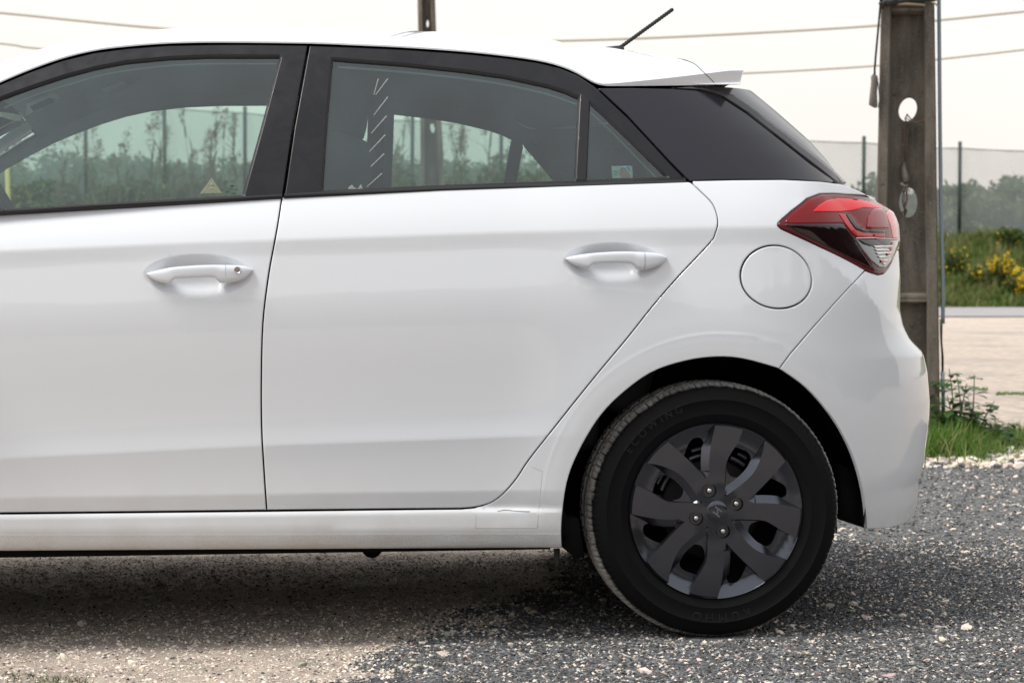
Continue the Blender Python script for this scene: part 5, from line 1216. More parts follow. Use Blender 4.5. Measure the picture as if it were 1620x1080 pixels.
V, F, v = leaves(BLOCKP, 1.15, rw_, .8); LEAFW = tonemat('sky_blocker_leaves', (.025, .035, .018), (.05, .07, .03), .7, .2, .1); wo = soup('sky_blocker_trees', V, F, v, LEAFW); setp(wo, 'unseen dark trees added behind the viewpoint to cut sky light and darken reflections', None, None, 'stuff')
BARK = mat('bark', (.10, .08, .06), rough=.9)
LEAFT = tonemat('tree_leaves', (.03, .062, .018), (.08, .145, .035), .6, .3, .25); LEAF2 = tonemat('olive_leaves', (.055, .09, .035), (.12, .18, .065), .6, .3, .25); LEAF3 = tonemat('yellowish_leaves', (.09, .12, .03), (.19, .20, .07), .6, .3, .25)
def tree(u, D, vt, rad, label, lm=LEAFT, n=2600, zb=None, name='tree', ls=.26, rr=None, lobes=9):
    r = np.random.default_rng(int(u * 7 + D * 13) % 99991); zb = float(bank_z(np.array(float(u)), np.array(float(D)))) if zb is None else zb
    top = hz(vt, D); H = max(1.0, top - zb); base = gp(u, D, zb - .05); t = empty(name, tuple(base)); setp(t, label, 'tree' if name == 'tree' else 'shrub', GRP.get(name))
    mb = MB(); cz = H * .58
    p = [(0, 0, 0), (r.normal() * .05 * H, r.normal() * .03 * H, H * .3), (r.normal() * .07 * H, r.normal() * .03 * H, H * .62)]
    mb.tube([np.array(q) + base for q in p], [.035 * H, .026 * H, .014 * H], 7)
    for k in range(7):
        a = r.uniform(0, 6.28); q0 = np.array(p[1]) * (1 - k / 8) + np.array(p[2]) * (k / 8); q1 = q0 + np.array([math.cos(a) * rad * .6, math.sin(a) * rad * .6, H * r.uniform(.12, .3)]); mb.tube([q0 + base, (q0 + q1) / 2 + base + [0, 0, .05], q1 + base], [.012 * H, .008 * H, .004 * H], 5)
    mb.build('trunk' if name == 'tree' else 'stem', BARK, t)
    P = crown_pts(base + [0, 0, cz], (rad, rad * .8, H * .46), n, r, lobes); P = P[P[:, 2] > zb + .1]; V, F, v = leaves(P, ls, r, .6); soup('crown' if name == 'tree' else 'foliage', V, F, v, lm, t); return t
GRP = {'tree': 'trees and bushes beyond the net fence', 'bush': 'bushes beyond the net fence', 'shrub': 'low shrubs before the net fence'}
rT = np.random.default_rng(5)
vis_lab = [(1345, 82, 287, 1.9, 'dark bush behind the net just left of the near concrete post', LEAFT), (1392, 80, 276, 1.7, 'bush behind the net hidden mostly by the near concrete post', LEAFT), (1500, 84, 296, 2.2, 'low dark bush behind the net right of the near concrete post', LEAFT),
           (1535, 88, 285, 2.0, 'bush behind the net by the second fence post from the right edge', LEAF2), (1583, 92, 268, 2.1, 'round-topped tree standing highest behind the net at the right', LEAFT), (1622, 84, 282, 1.9, 'dark tree behind the net at the right edge of the picture', LEAFT), (1560, 82, 312, 1.8, 'low pale bush in front of the round-topped tree behind the net', LEAF2),
           (1465, 80, 300, 1.5, 'small bush seen through the lower hole of the near concrete post', LEAF2), (1680, 86, 280, 2.3, None, LEAFT)]
for u, D, v, rd_, lab, lm in vis_lab: tree(u, D, v, rd_, lab or 'dark tree behind the net beyond the right edge of the picture', lm)
win = [(-40, 262), (15, 255), (60, 262), (110, 240), (150, 248), (195, 250), (240, 256), (290, 250), (330, 246), (370, 250), (415, 244), (600, 232), (640, 246), (690, 250), (735, 262), (775, 246), (815, 232), (850, 250), (885, 256), (920, 262), (500, 250), (550, 252), (1000, 262), (1080, 268), (1150, 270), (1220, 276), (1290, 282)]
for i, (u, v) in enumerate(win):
    if u < 430: lab = 'bush seen through the front side window, ' + ['below the leftmost reeds', 'at its far left', 'left of the thin fence post', 'beside the thin fence post', 'a little right of the thin fence post', 'left of the tall plumes', 'under the tall plumes', 'right of the tall plumes', 'above the yellow triangle sticker', 'right of the triangle sticker', 'against the black pillar'][i]
    elif u in (600, 640, 690, 735, 775, 815, 850, 885): lab = 'bush seen through the rear side window, ' + {600: 'at its front edge', 640: 'left of the concrete post', 690: 'hidden by the concrete post', 735: 'just right of the concrete post', 775: 'midway to the divider bar', 815: 'at the divider bar', 850: 'right of the divider bar', 885: 'in the rear corner of the glass'}[u]
    else: lab = 'bush beyond the fence hidden behind the car, one of several'
    tree(u, 77 + (i % 3) * 3, v, 1.9 + rT.random() * .8, lab, [LEAF2, LEAFT, LEAF3][i % 3], 2200, name='bush', ls=.24, lobes=7)
for i, (u, v, k) in enumerate([(30, 292, 'leftmost'), (85, 286, 'second from the left'), (140, 290, 'third from the left'), (205, 284, 'fourth from the left'), (270, 288, 'fifth from the left'), (325, 284, 'sixth from the left'), (380, 286, 'rightmost')]):
    tree(u, 67.5, v, 1.6, 'low shrub in the front side window, ' + k + ' of the row', [LEAF3, LEAFT][i % 2], 1500, name='shrub', ls=.2, lobes=7)
for i, (u, v, k) in enumerate([(620, 268, 'left of the fence post'), (742, 262, 'right of the concrete post'), (782, 258, 'in the middle of the glass'), (828, 254, 'behind the divider bar'), (868, 272, 'in the rear corner')]):
    tree(u, 67.5, v, 1.5, 'low shrub in the rear side window, ' + k, [LEAFT, LEAF3][i % 2], 1500, name='shrub', ls=.2, lobes=7)
tree(-28, 95, 66, 3.2, 'tall dark tree whose top shows above the roof at the far left edge', LEAFT, 3000)
# ---- yellow stake seen in the lower left corner of the front side window
mb = MB(); mb.tube([gp(17, 40, 0), gp(16, 40, 1.2), gp(13, 40, hz(262, 40))], .045, 8); ys = mb.build('marker_stake', mat('yellow_stake', (.45, .36, .13), rough=.7)); setp(ys, 'yellow stake seen in the lower front corner of the front side window', 'stake')
# ---- net fence
GREENP = mat('green_painted_post', (.018, .035, .032), rough=.6)
NET = bpy.data.materials.new('shade_net'); NET.use_nodes = True; t = NET.node_tree; b = t.nodes['Principled BSDF']; b.inputs['Base Color'].default_value = (.38, .41, .41, 1); b.inputs['Roughness'].default_value = .9
o_ = [q for q in t.nodes if q.type == 'OUTPUT_MATERIAL'][0]; tr = t.nodes.new('ShaderNodeBsdfTransparent'); msn = t.nodes.new('ShaderNodeMixShader'); lk(NET, ramp(NET, noise(NET, .5, 5, .6, geopos(NET)), [(.3, (.40,) * 3), (.7, (.50,) * 3)]), msn.inputs[0])
lk(NET, tr.outputs[0], msn.inputs[1]); lk(NET, b.outputs[0], msn.inputs[2]); lk(NET, msn.outputs[0], o_.inputs[0])
DF = 70.0; pu = [-413, -263, -113, 12, 137, 262, 388, 520, 652, 793, 936, 1079, 1222, 1365, 1517, 1674, 1835, 2000]
topv = lambda u: np.interp(u, [-450, 100, 270, 417, 625, 790, 1280, 1385, 1485, 1620, 2000], [128, 160, 171, 182, 190.5, 198, 222, 227.5, 234, 238, 246])
fe = empty('net_fence', tuple(gp(700, DF, 2.2))); setp(fe, 'long green post fence hung with grey translucent shade net along the bank top', 'fence')
uu = np.linspace(-413, 2000, 400); sag = np.zeros(len(uu))
for a, b_ in zip(pu[:-1], pu[1:]):
    m_ = (uu >= a) & (uu <= b_); q = (uu[m_] - a) / (b_ - a); sag[m_] = 4 * q * (1 - q) * .035
Vt = []; nr = 8
for k in range(nr + 1):
    for u, s_ in zip(uu, sag):
        z1 = hz(topv(u), DF) - s_; z0 = float(bank_z(np.array(u), np.array(DF))) + .05; q = k / nr; P = gp(u, DF + .04 * math.sin(u * .11 + k) * math.sin(u * .041)); P[2] = z0 * (1 - q) + z1 * q; Vt.append(P)
n = len(uu); F = [(k * n + i, k * n + i + 1, (k + 1) * n + i + 1, (k + 1) * n + i) for k in range(nr) for i in range(n - 1)]; mesh_obj('shade_net', Vt, F, NET, fe)
mb = MB(); mb.tube([gp(u, DF, hz(topv(u), DF) - s_) for u, s_ in zip(uu[::2], sag[::2])], .018, 5); mb.build('top_wire', mat('wire_grey', (.16, .16, .16), rough=.6), fe)
mb = MB(); mb.tube([gp(u, DF - .03, float(bank_z(np.array(u), np.array(DF))) + .08) for u in uu[::2]], .03, 5); mb.build('bottom_edge_rope', mat('dark_rope', (.03, .04, .045), rough=.8), fe)
for u in pu:
    r_ = random.random() * .1; mb = MB(); z0 = float(bank_z(np.array(float(u)), np.array(DF))) - .2; z1 = hz(topv(u) - 10, DF); le_ = random.uniform(-.05, .05)
    mb.tube([gp(u, DF - .12, z0), gp(u + le_ * 20, DF - .12, z1)], .062, 8); mb.build('fence_post', GREENP, fe)
# ---- reeds in front of the fence, seen through the car windows
REEDL = tonemat('reed_leaves', (.06, .10, .035), (.16, .19, .07), .7, .2, .3); PLUME = tonemat('reed_plumes', (.13, .105, .075), (.24, .20, .15), .9, .1, .2)
def reed(u, D, vt, label, ns=9, lean=.25, spread=1.0):
    r = np.random.default_rng(int(abs(u) * 3 + vt)); zb = float(bank_z(np.array(float(u)), np.array(D))) if D > 63.3 else 0.; t = empty('reed_clump', tuple(gp(u, D, zb))); setp(t, label, 'reeds', 'reed clumps before the net fence')
    H0 = hz(vt, D) - zb; mb = MB(); LV, LF, LC = [], [], []; PV, PF, PC = [], [], []
    for k in range(ns):
        H = H0 * (1 if k == 0 else r.uniform(.35, .9)); b0 = gp(u, D, zb) + np.array([r.normal() * .75 * (k > 0), r.normal() * .3, 0]); dx = r.normal() * lean * (0.6 if k == 0 else 1.3); pts = [b0 + np.array([dx * q * q * H * .35, 0, H * q * (1 - .03 * q)]) for q in np.linspace(0, 1, 6)]
        mb.tube(pts, [.016, .015, .014, .011, .008, .005], 5)
        nl = 13; q = r.uniform(.15, .88, nl); bp = np.array([b0 + np.array([dx * x * x * H * .35, 0, H * x]) for x in q]); V, F, v = blades(bp, r.uniform(.5, 1.05, nl), .03, r, 1.5, 3); n0 = sum(len(x) for x in LV); LV.append(V); LF += [[i + n0 for i in f] for f in F]; LC.append(v)
        tip = pts[-1]; m_ = 90; s_ = r.uniform(0, 1, m_); L_ = r.uniform(.55, .8); dr = np.array([dx * .6 + .12, 0, .9]); dr /= np.linalg.norm(dr)
        P = tip - dr * .15 + dr * (s_ * L_)[:, None] + r.normal(size=(m_, 3)) * (.065 * np.sin(np.pi * np.clip(s_ * .9 + .1, 0, 1)))[:, None]; V, F, v = leaves(P, .11, r, .3); n0 = sum(len(x) for x in PV); PV.append(V); PF += [[i + n0 for i in f] for f in F]; PC.append(v)
    mb.build('stems', mat_reedstem, t); soup('reed_leaves', np.concatenate(LV), LF, np.concatenate(LC), REEDL, t); setp(soup('plumes', np.concatenate(PV), PF, np.concatenate(PC), PLUME, t), kind='stuff')
mat_reedstem = mat('reed_stem', (.16, .15, .08), rough=.7)
rl = [(100, 214, 'reeds at the far left seen through the front side window'), (125, 206, 'reeds leaning right beside the thin fence post in the front side window'), (150, 200, 'reeds with splayed bare stalks right of the thin fence post'), (238, 188, 'pair of leaning reed plumes left of the tall fence post in the front side window'), (258, 192, 'reeds in front of the tall fence post in the front side window'),
      (308, 178, 'reeds with two upright plumes in the middle of the front side window'), (338, 168, 'tallest reeds with a fat plume in the front side window'), (352, 185, 'reeds just right of the tallest plume in the front side window'), (375, 196, 'reeds beside the rearmost fence post in the front side window'), (200, 228, 'low reeds in the middle left of the front side window'),
      (606, 196, 'reeds hidden behind the seat belt in the rear side window'), (628, 202, 'reeds at the front edge of the rear side window'), (652, 215, 'reeds in front of the fence post left of the concrete post'), (712, 212, 'leaning reeds just right of the concrete post'), (728, 224, 'reeds drooping right of the concrete post in the rear side window'),
      (765, 190, 'reeds with a tall dark plume near the top of the rear side window'), (785, 196, 'reeds in front of the fence post in the rear side window'), (812, 208, 'reeds left of the divider bar in the rear side window'), (850, 246, 'arching reeds right of the divider bar'), (872, 254, 'reeds in the rear corner of the rear side window')]
for u, v, lab in rl: reed(u, 64.5 + (u % 5) * .6, v, lab, 6)
# ---- bank vegetation: grass, broom bushes with yellow flowers
r = np.random.default_rng(77); n = 26000; u_ = r.uniform(1150, 1800, n); D_ = 63.6 + 6.3 * r.random(n) ** .9; keep = fbm(u_ * .03, D_ * .7, 44) > .30; u_, D_ = u_[keep], D_[keep]
base = np.array([CAM[0], CAM[1], 0]) + FH * D_[:, None] + RH * (D_ * (u_ - 810) / F_PX)[:, None]; base[:, 2] = bank_z(u_, D_) - .03
cl = fbm(u_ * .02, D_ * .5, 91); V, F, v = blades(base, (.12 + .42 * r.random(len(base)) ** 1.5) * (.6 + cl), .035, r, .9, 2); v = np.clip(np.repeat(cl, 5)[:len(v)] * 1.5 - .3 + (v - .5) * .5, 0, 1)
GRS = tonemat('bank_grass', (.10, .165, .035), (.28, .26, .12), .7, .2, .35); gb = soup('bank_grass', V, F, v, GRS); setp(gb, 'rough green and straw coloured grass covering the bank below the net fence', None, None, 'stuff')
YEL = tonemat('yellow_flowers', (.72, .48, .02), (.85, .62, .05), .6, .2, .3); LEAFB = tonemat('broom_leaves', (.05, .085, .02), (.13, .19, .05), .6, .3, .3)
def flowerbush(u, D, w_, h, nf, label):
    r = np.random.default_rng(int(u)); zb = float(bank_z(np.array(float(u)), np.array(D))); t = empty('flowering_bush', tuple(gp(u, D, zb - .05))); setp(t, label, 'flowering bush', 'yellow flowering bushes on the bank')
    mb = MB(); b0 = gp(u, D, zb - .05)
    for k in range(16): a = r.uniform(0, 6.28); mb.tube([b0, b0 + [math.cos(a) * w_ * .4, math.sin(a) * w_ * .3, h * .5], b0 + [math.cos(a) * w_ * .8, math.sin(a) * w_ * .6, h * r.uniform(.6, .95)]], [.02, .012, .006], 4)
    mb.build('stems', BARK, t); P = crown_pts(b0 + [0, 0, h * .45], (w_, w_ * .7, h * .6), 1700, r, 8); P = P[P[:, 2] > zb - .05]; V, F, v = leaves(P, .13, r, .45); soup('foliage', V, F, v, LEAFB, t)
    P = crown_pts(b0 + [0, 0, h * .55], (w_ * 1.05, w_ * .8, h * .58), nf, np.random.default_rng(int(u)), 8)
    c0 = P[r.integers(0, len(P), 14)]; k = r.integers(0, 14, nf); P = c0[k] + r.normal(size=(nf, 3)) * np.array([.09, .09, .13]); V, F, v = leaves(P, .075, r, .9); setp(soup('flowers', V, F, v, YEL, t), kind='stuff')
flowerbush(1507, 66.2, .35, .9, 150, 'small yellow flowered bush just right of the metal conduit'); flowerbush(1575, 65.6, .62, .95, 420, 'largest yellow flowered bush in the middle of the bank'); flowerbush(1612, 64.9, .5, .85, 320, 'yellow flowered bush lowest on the bank at the right edge'); flowerbush(1592, 68.6, .55, .75, 60, 'dark bush with few yellow flowers high on the bank under the net'); flowerbush(1541, 65.4, .22, .55, 60, 'sparse yellow flowers left of the largest flowering bush')
# ---- concrete posts
CONC = mat('weathered_concrete', (.16, .145, .125), rough=.95, spec=.2)
def conc():
    m = CONC; co = geopos(m); mp = nd(m, 'ShaderNodeMapping'); mp.inputs['Scale'].default_value = (1, 1, .18); lk(m, co, mp.inputs[0]); n1 = noise(m, 7, 6, .7, mp.outputs[0]); n2 = noise(m, 2.2, 5, .6, co); n3 = noise(m, 90, 4, .7, co)
    c = ramp(m, n1, [(.28, (.04, .036, .031)), (.5, (.115, .103, .088)), (.72, (.24, .215, .185))]); c = mixrgb(m, ramp(m, n2, [(.45, (0,) * 3), (.7, (.6,) * 3)]), c, (.20, .175, .14))
    c = mixrgb(m, ramp(m, n3, [(.55, (0,) * 3), (.75, (.5,) * 3)]), c, (.36, .33, .28)); c = mixrgb(m, ramp(m, noise(m, 14, 5, .7, co), [(.6, (0,) * 3), (.72, (.8,) * 3)]), c, (.045, .045, .032)); setcol(m, c); bump(m, n3, .6, .006)
conc()
def concrete_post(name, label, D, L, Rr, fl, cells, holes, depth, group):
    """L(v), Rr(v): left and right edges; fl flange width in px; cells: list of (v top, v bottom) recesses"""
    zb = 0; b0 = gp((L(700) + Rr(700)) / 2, D, 0); t = empty(name, tuple(b0)); setp(t, label, 'utility pole', group)
    cvec = gp(L(400) * .5 + Rr(400) * .5, D) - np.array([CAM[0], CAM[1], 0]); cvec /= np.linalg.norm(cvec); P = lambda u, v, dd: gp(u, D, hz(v, D)) + cvec * dd
    vs = np.concatenate([np.linspace(-900, 0, 10), np.linspace(20, 760, 38)]); vs = vs[np.array([hz(v, D) > -.3 for v in vs])]; mb = MB()
    for side_ in (0, 1):
        V = []
        for v in vs:
            l, rr_ = L(v), Rr(v); a, b_ = (l, l + fl(v)) if side_ == 0 else (rr_ - fl(v), rr_); ch = .12 * (b_ - a)
            V += [P(a + ch, v, 0), P(b_ - ch, v, 0), P(b_, v, .02), P(b_ + (2 if side_ == 0 else 0), v, depth / 2), P(b_, v, depth), P(a, v, depth), P(a - (0 if side_ == 0 else 2), v, depth / 2), P(a, v, .02)]
        k = 8; F = [(i * k + j, i * k + (j + 1) % k, (i + 1) * k + (j + 1) % k, (i + 1) * k + j) for i in range(len(vs) - 1) for j in range(k)]; F += [tuple(range(k)), tuple(range((len(vs) - 1) * k, len(vs) * k))[::-1]]; mb.add(V, [f[::-1] for f in F])
    # web with holes
    for vt_, vb_ in cells:
        ho = [h for h in holes if vt_ < h[1] < vb_]; lo_, hi_ = (lambda v: L(v) + fl(v) - 1.), (lambda v: Rr(v) - fl(v) + 1.)
        poly = [(lo_(vt_), vt_), (hi_(vt_), vt_), (hi_((vt_ + vb_) / 2), (vt_ + vb_) / 2), (hi_(vb_), vb_), (lo_(vb_), vb_), (lo_((vt_ + vb_) / 2), (vt_ + vb_) / 2)]
        hl = [[(hx + rx * math.cos(a) * (1 - .0 * math.sin(a)) + sk * ry * math.sin(a), hy + ry * math.sin(a)) for a in np.linspace(0, 2 * math.pi, 28, endpoint=False)] for hx, hy, rx, ry, sk in ho]
        pts = [Vector(p) for p in poly]; ed = [(i, (i + 1) % 6) for i in range(6)]
        for h in hl: b_ = len(pts); pts += [Vector(p) for p in h]; ed += [(b_ + i, b_ + (i + 1) % len(h)) for i in range(len(h))]
        vv, es, fs, *_ = delaunay_2d_cdt(pts, ed, [], 0, 1e-6); Pn = np.array([tuple(v) for v in vv]); T = np.array(fs); cn = Pn[T].mean(1); m_ = in_poly(cn, poly)
        for h in hl: m_ &= ~in_poly(cn, h)
        T = T[m_]; d0, d1 = depth * .34, depth * .62; nP = len(Pn); V = [P(u, v, d0) for u, v in Pn] + [P(u, v, d1) for u, v in Pn]; F = [tuple(f) for f in T] + [tuple(i + nP for i in f[::-1]) for f in T]
        mb.add(V, F)
        for h in hl: m2 = len(h); mb.add([P(u, v, d0) for u, v in h] + [P(u, v, d1) for u, v in h], [(i, (i + 1) % m2, (i + 1) % m2 + m2, i + m2) for i in range(m2)])
        # cross ledges
        for ve, dv in ((vt_, -9), (vb_, 9)):
            sl_ = 10; V = []
            for (v_, d_) in ((ve - dv * 0, depth * .34), (ve + dv * .55, .012), (ve + dv * 1.05, .012), (ve + dv * 1.5, depth * .34), (ve + dv * 1.5, depth * .66), (ve, depth * .66)): V += [P(lo_(v_), v_, d_), P(hi_(v_), v_, d_)]
            mb.add(V, [(2 * i, 2 * i + 1, (2 * i + 3) % 12, (2 * i + 2) % 12) for i in range(6)])
    if name == 'concrete_pole' and D < 15:
        V = [P(u, v, d) for d in (.03, depth * .6) for u, v in ((L(0) + 5, -9), (Rr(0) - 5, -9), (Rr(0) - 5, 22), (L(0) + 5, 22))]; mb.add(V, [(0, 1, 2, 3), (7, 6, 5, 4), (0, 4, 5, 1), (1, 5, 6, 2), (2, 6, 7, 3), (3, 7, 4, 0)])
    o = mb.build('concrete_shaft', CONC, t, ang=40); bm = bmesh.new(); bm.from_mesh(o.data); bmesh.ops.recalc_face_normals(bm, faces=bm.faces); bm.to_mesh(o.data); bm.free(); smooth_by_angle(o, 40); return t, P
Lf = lambda v: np.interp(v, [-900, 20, 190, 400, 760], [1404, 1391, 1388, 1384, 1377]); Rf = lambda v: np.interp(v, [-900, 20, 190, 300, 530, 760], [1452, 1476, 1479.5, 1481, 1486, 1490])
pole, PP = concrete_post('concrete_pole', 'weathered concrete post with oval holes standing close behind the rear bumper', 11.3, Lf, Rf, lambda v: np.interp(v, [0, 700], [16.5, 20]), [(-420, -6), (24, 462), (482, 900)], [(1434.5, 171, 14.5, 19.5, -.12), (1436, 319, 14.5, 24.5, .02), (1433, -120, 14, 20, 0)], .30, 'concrete poles carrying the cables')
L2 = lambda v: np.interp(v, [-900, 0, 50, 200, 290, 700], [652, 661, 662, 665, 665.5, 668]); R2 = lambda v: np.interp(v, [-900, 0, 50, 200, 290, 700], [686, 689, 690.5, 699, 704, 722])
pole2, _ = concrete_post('concrete_pole', 'farther concrete post rising above the roof, seen through the rear side window', 26.0, L2, R2, lambda v: 7.5, [(-420, -60), (-55, 120), (140, 900)], [(677, 37, 1.8, 6.5, 0), (684.5, 202, 3.4, 8, .1), (676, -200, 3, 7, 0)], .36, 'concrete poles carrying the cables')
# fittings on the near pole
METAL = mat('galvanised_conduit', (.20, .25, .29), rough=.5, metal=.4); RUST = mat('rusty_wire', (.13, .085, .055), rough=.8, metal=.3); BLKC = mat('black_cable', (.012, .012, .013), rough=.6); ROPE = mat('pale_rope', (.45, .36, .25), rough=.9); GREYR = mat('grey_rag', (.17, .155, .14), rough=.95)
def tubeP(name, pts, r_, m, parent=pole, n=7, dd=-.02): mb = MB(); mb.tube([PP(u, v, d if d is not None else dd) for u, v, d in pts], r_, n); return mb.build(name, m, parent)
tubeP('conduit', [(1481, -300, .03), (1483, 20, .03), (1485.5, 200, .03), (1488, 330, .03), (1491.5, 440, .03), (1492, 500, .03), (1492, 512, .03)], .0105, METAL)
tubeP('conduit', [(1492, 588, .03), (1493, 620, .03), (1494, 700, .03)], .0105, METAL)
tubeP('conduit_cable', [(1490.5, 505, .03), (1490, 540, .03), (1492.5, 565, .03), (1492.5, 595, .03)], .0042, BLKC); tubeP('conduit_cable', [(1487.5, 505, .03), (1488.5, 535, .02), (1490.5, 560, .03), (1491, 592, .03)], .0032, BLKC)
tubeP('hanging_cable', [(1394, -40, -.02), (1391, 5, -.03), (1388, 40, -.02), (1384.5, 80, -.02), (1382, 110, -.02), (1382, 125, -.02)], .0058, BLKC)
mb = MB(); V = []
for v, a, b_ in ((120, 1379, 1384), (124, 1376, 1386), (132, 1376.5, 1387), (150, 1374.5, 1386), (168, 1373, 1387), (172, 1380, 1386)): V += [PP(a, v, -.04), PP((a + b_) / 2 - 1, v, -.065), PP(b_, v, -.03), PP((a + b_) / 2, v, 0)]
mb.add(V, [(i * 4 + j, i * 4 + (j + 1) % 4, (i + 1) * 4 + (j + 1) % 4, (i + 1) * 4 + j) for i in range(5) for j in range(4)] + [(0, 1, 2, 3), (23, 22, 21, 20)]); mb.build('hanging_rag', GREYR, pole)
tubeP('hanging_cable', [(1386, 122, -.04), (1388, 138, -.045), (1390, 158, -.03), (1388, 172, -.02)], .003, GREYR)
for (a, b_, c_, d_, rr_, m_) in ((1389, 3, 1477, -3, .012, BLKC), (1390, 9, 1478, 2, .013, BLKC), (1390, -6, 1478, -8, .014, BLKC), (1404, 11, 1460, 11.5, .0065, ROPE), (1402, 8, 1470, 4, .005, RUST), (1390, 12, 1408, 5, .016, BLKC), (1470, 6, 1481, 14, .005, ROPE), (1399, 14, 1458, 13, .007, RUST), (1392, 16, 1402, 8, .012, BLKC)):
    tubeP('binding_cord', [(a, b_, -.03), ((a + c_) / 2, (b_ + d_) / 2 - 1.5, -.045), (c_, d_, -.03)], rr_, m_)
mb = MB(); V, F = lathe([(.0, -.03), (.03, -.02), (.035, 0), (.03, .02), (0, .03)], (0, 0, 0), 10); c0 = PP(1408, 7, -.05); mb.add(np.array(V) * [1, .7, .8] + c0, F); mb.build('cord_knot', BLKC, pole)
tubeP('rusty_wire', [(1431, 186, .05), (1438, 191, .03), (1450, 194, .02), (1462, 190, -.03), (1478, 184, -.03)], .0028, RUST)
tubeP('rusty_wire', [(1434, 180, .05), (1430, 188, .06), (1436, 196, .06), (1441, 190, .05), (1434, 182, .05)], .004, RUST)
tubeP('rusty_wire', [(1429, 196, .08), (1429.5, 225, .08), (1430, 256, .08)], .0028, RUST); tubeP('rusty_wire', [(1435, 198, .08), (1433, 230, .08), (1430, 256, .08)], .0028, RUST)
mb = MB(); V = []
for v, a, b_ in ((256, 1427, 1431), (266, 1425, 1433), (278, 1424.5, 1437), (284, 1426, 1439), (287, 1428, 1435)): V += [PP(a, v, .07), PP((a + b_) / 2, v, .04), PP(b_, v, .06), PP((a + b_) / 2, v, .09)]
mb.add(V, [(i * 4 + j, i * 4 + (j + 1) % 4, (i + 1) * 4 + (j + 1) % 4, (i + 1) * 4 + j) for i in range(4) for j in range(4)] + [(0, 1, 2, 3), (19, 18, 17, 16)]); mb.build('frayed_rag', GREYR, pole)
tubeP('frayed_rag', [(1424, 290, .05), (1430, 295, .04), (1434, 292, .05), (1432, 300, .05), (1427, 299, .05)], .009, GREYR)
tubeP('rusty_wire', [(1433, 298, .06), (1434, 315, .07), (1430, 330, .07), (1431, 342, .08)], .0045, RUST); tubeP('frayed_rag', [(1429, 300, .07), (1428, 318, .08), (1430, 328, .08)], .008, GREYR); tubeP('rusty_wire', [(1427, 334, .08), (1431, 340, .08), (1433, 333, .08), (1430, 328, .08)], .006, RUST)
# ---- overhead cables
CAB = mat('pale_overhead_cable', (.50, .48, .42), rough=.7)
def cable(pts, label, r_=.017, D=24.5):
    c = catmull(pts, 6); mb = MB(); mb.tube([gp(u, D, hz(v, D)) for u, v in c], r_, 6); o = mb.build('overhead_cable', CAB); setp(o, label, 'cable', 'overhead cables behind the car')
cable([(-300, -4), (0, 22), (120, 34), (250, 46), (450, 60), (680, 67), (887, 66), (1100, 58.5), (1390, 42), (1620, 20), (1900, -8)], 'upper overhead cable passing behind the antenna and the near post')
cable([(-300, 38), (0, 70), (60, 78), (300, 100), (600, 121), (900, 126), (1180, 117), (1390, 105), (1485, 95), (1620, 80), (1900, 48)], 'lower overhead cable meeting the spoiler tip', .014)
# ---- weeds and grass round the near post
r = np.random.default_rng(3); GRN = tonemat('fresh_grass', (.05, .12, .015), (.17, .30, .045), .55, .35, .4, (.34, .30, .15)); n = 15000
uu_ = np.concatenate([r.normal(1505, 52, n // 2), r.uniform(1450, 1700, n // 2)]); DDg = np.concatenate([r.normal(11.15, .32, n // 2), r.normal(11.55, .28, n // 2)]); base = np.array([CAM[0], CAM[1], 0]) + FH * DDg[:, None] + RH * (DDg * (uu_ - 810) / F_PX)[:, None]; base[:, 2] = ground_h(base[:, 0], base[:, 1]) - .005
hh = np.where(np.arange(len(base)) < n // 2, r.uniform(.05, .21, len(base)) * np.exp(-((uu_ - 1500) / 80) ** 2) + .03, r.uniform(.02, .11, len(base))); V, F, v = blades(base, hh, .0032, r, 1.35, 3); tg_ = soup('grass_tuft', V, F, v, GRN); setp(tg_, 'fresh green grass growing round the foot of the near concrete post', None, None, 'stuff')
NET_L = tonemat('nettle_leaf', (.03, .075, .02), (.09, .18, .045), .4, .4, .3)
def weed(u, D, vt, label, lean=0, nl=9, ls=.045):
    r = np.random.default_rng(int(u + vt)); b0 = gp(u, D, 0); top = gp(u + lean, D, hz(vt, D)); t = empty('leafy_weed', tuple(b0)); setp(t, label, 'weed', 'leafy weeds by the post'); mid = (b0 + top) / 2 + RH * r.normal() * .03
    mb = MB(); pts = catmull([b0, mid, top], 5); mb.tube(pts, np.linspace(.005, .0022, len(pts)), 5); mb.build('stem', mat_stem, t); V = []; F = []
    for k in range(nl):
        q = .12 + .88 * k / (nl - 1); p = pts[int(q * (len(pts) - 1))]
        for s_ in (-1, 1):
            a = r.uniform(0, 6.28); d = np.array([math.cos(a), math.sin(a), r.uniform(-.5, .3)]); d /= np.linalg.norm(d); sd = np.cross(d, [0, 0, 1]); sd /= np.linalg.norm(sd); up_ = np.cross(sd, d); L_ = ls * r.uniform(.6, 1.25) * (1.15 - .5 * q); q0 = p + d * L_ * .35
            o_ = [(0, 0, 0), (.12, .32, .05), (.4, .46, .07), (.75, .25, .0), (1, 0, -.12), (.75, -.25, .0), (.4, -.46, .07), (.12, -.32, .05)]; b_ = len(V); V += [q0 + L_ * (x * d + y * sd + z * up_) for x, y, z in o_] + [q0 + L_ * .5 * d]; F += [(b_ + 8, b_ + i, b_ + (i + 1) % 8) for i in range(8)]; V += [p, p + d * L_ * .4, p + d * L_ * .4 + up_ * .002]; F += [(b_ + 9, b_ + 10, b_ + 11)]
    soup('leaves', V, F, r.random(len(V)), NET_L, t)
mat_stem = mat('weed_stem', (.09, .10, .04), rough=.7)
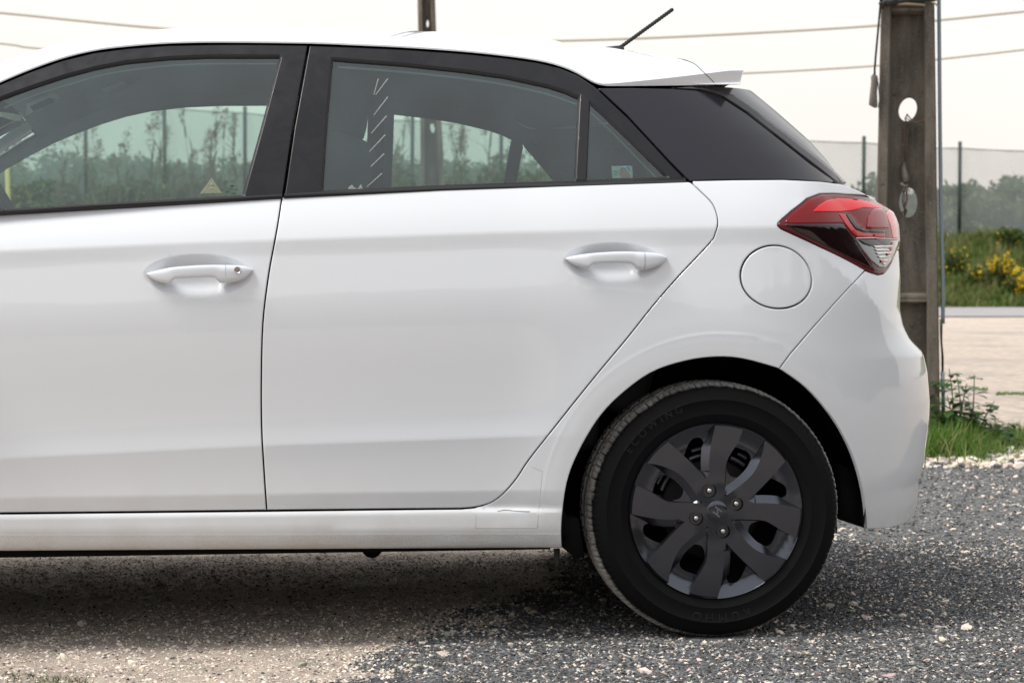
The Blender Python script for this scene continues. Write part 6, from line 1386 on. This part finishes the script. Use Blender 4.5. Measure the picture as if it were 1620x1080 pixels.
for u, v, le_, lab in ((1498, 583, 4, 'tallest leafy weed hugging the conduit'), (1490, 596, 0, 'dark leafy weed directly against the post edge'), (1508, 592, 6, 'second tallest leafy weed right of the conduit'), (1520, 606, 10, 'leafy weed with broad leaf tips in the middle of the clump'), (1530, 592, 12, 'thin weed with a small leaf pair at its top'), (1505, 625, -6, 'bushy weed low beside the post'),
                       (1534, 640, 8, 'broad leaved weed right of the clump centre'), (1552, 634, 22, 'weed arching right with a bright leafy tip'), (1560, 662, 14, 'low weed at the right end of the clump'), (1512, 650, 4, 'short weed in front of the post'), (1545, 668, 2, 'short broad weed in front of the grass'), (1590, 668, 8, 'small weed standing alone right of the clump'), (1486, 628, -2, 'weed half hidden behind the bumper edge'), (1522, 632, 4, 'dense nettle in the heart of the clump'), (1500, 662, 6, 'lowest dense nettle at the foot of the post'), (1532, 672, 6, 'low nettle sprawling over the grass in the centre'), (1566, 684, 8, 'low nettle lying in the grass at the right')): weed(u, 11.0 + (u % 7) * .05, v, lab, le_, 20, .068)
# bottom-left grass and strip tufts on the pale lot
n = 2600; q = on_Z(np.stack([r.uniform(-60, 150, n), r.uniform(1064, 1105, n)], -1)); k_ = (fbm(q[:, 0] * 9, q[:, 1] * 9, 61) > .42) & (proj(q)[:, 1] > 1066 + np.maximum(0, proj(q)[:, 0] - 60) * .12); V, F, v = blades(q[k_] - [0, 0, .01], r.uniform(.008, .026, k_.sum()), .0018, r, 1.2, 2); lw = soup('low_weeds', V, F, v, tonemat('low_weed_green', (.05, .09, .03), (.13, .17, .07), .7, .2, .3, (.3, .2, .1))); setp(lw, 'flat patch of low weeds at the bottom left corner', None, None, 'stuff')
n = 500; q = np.concatenate([on_Z(np.stack([r.uniform(1575, 1660, n // 2), r.normal(623.5, .7, n // 2)], -1)), on_Z(np.stack([r.uniform(1546, 1562, 60), r.normal(617, .5, 60)], -1))]); V, F, v = blades(q, r.uniform(.01, .03, len(q)), .006, r, .9, 2); fw_ = soup('grass_streak', V, F, v, GRN); setp(fw_, 'thin streak of grass crossing the pale gravel lot behind the weeds', None, None, 'stuff')
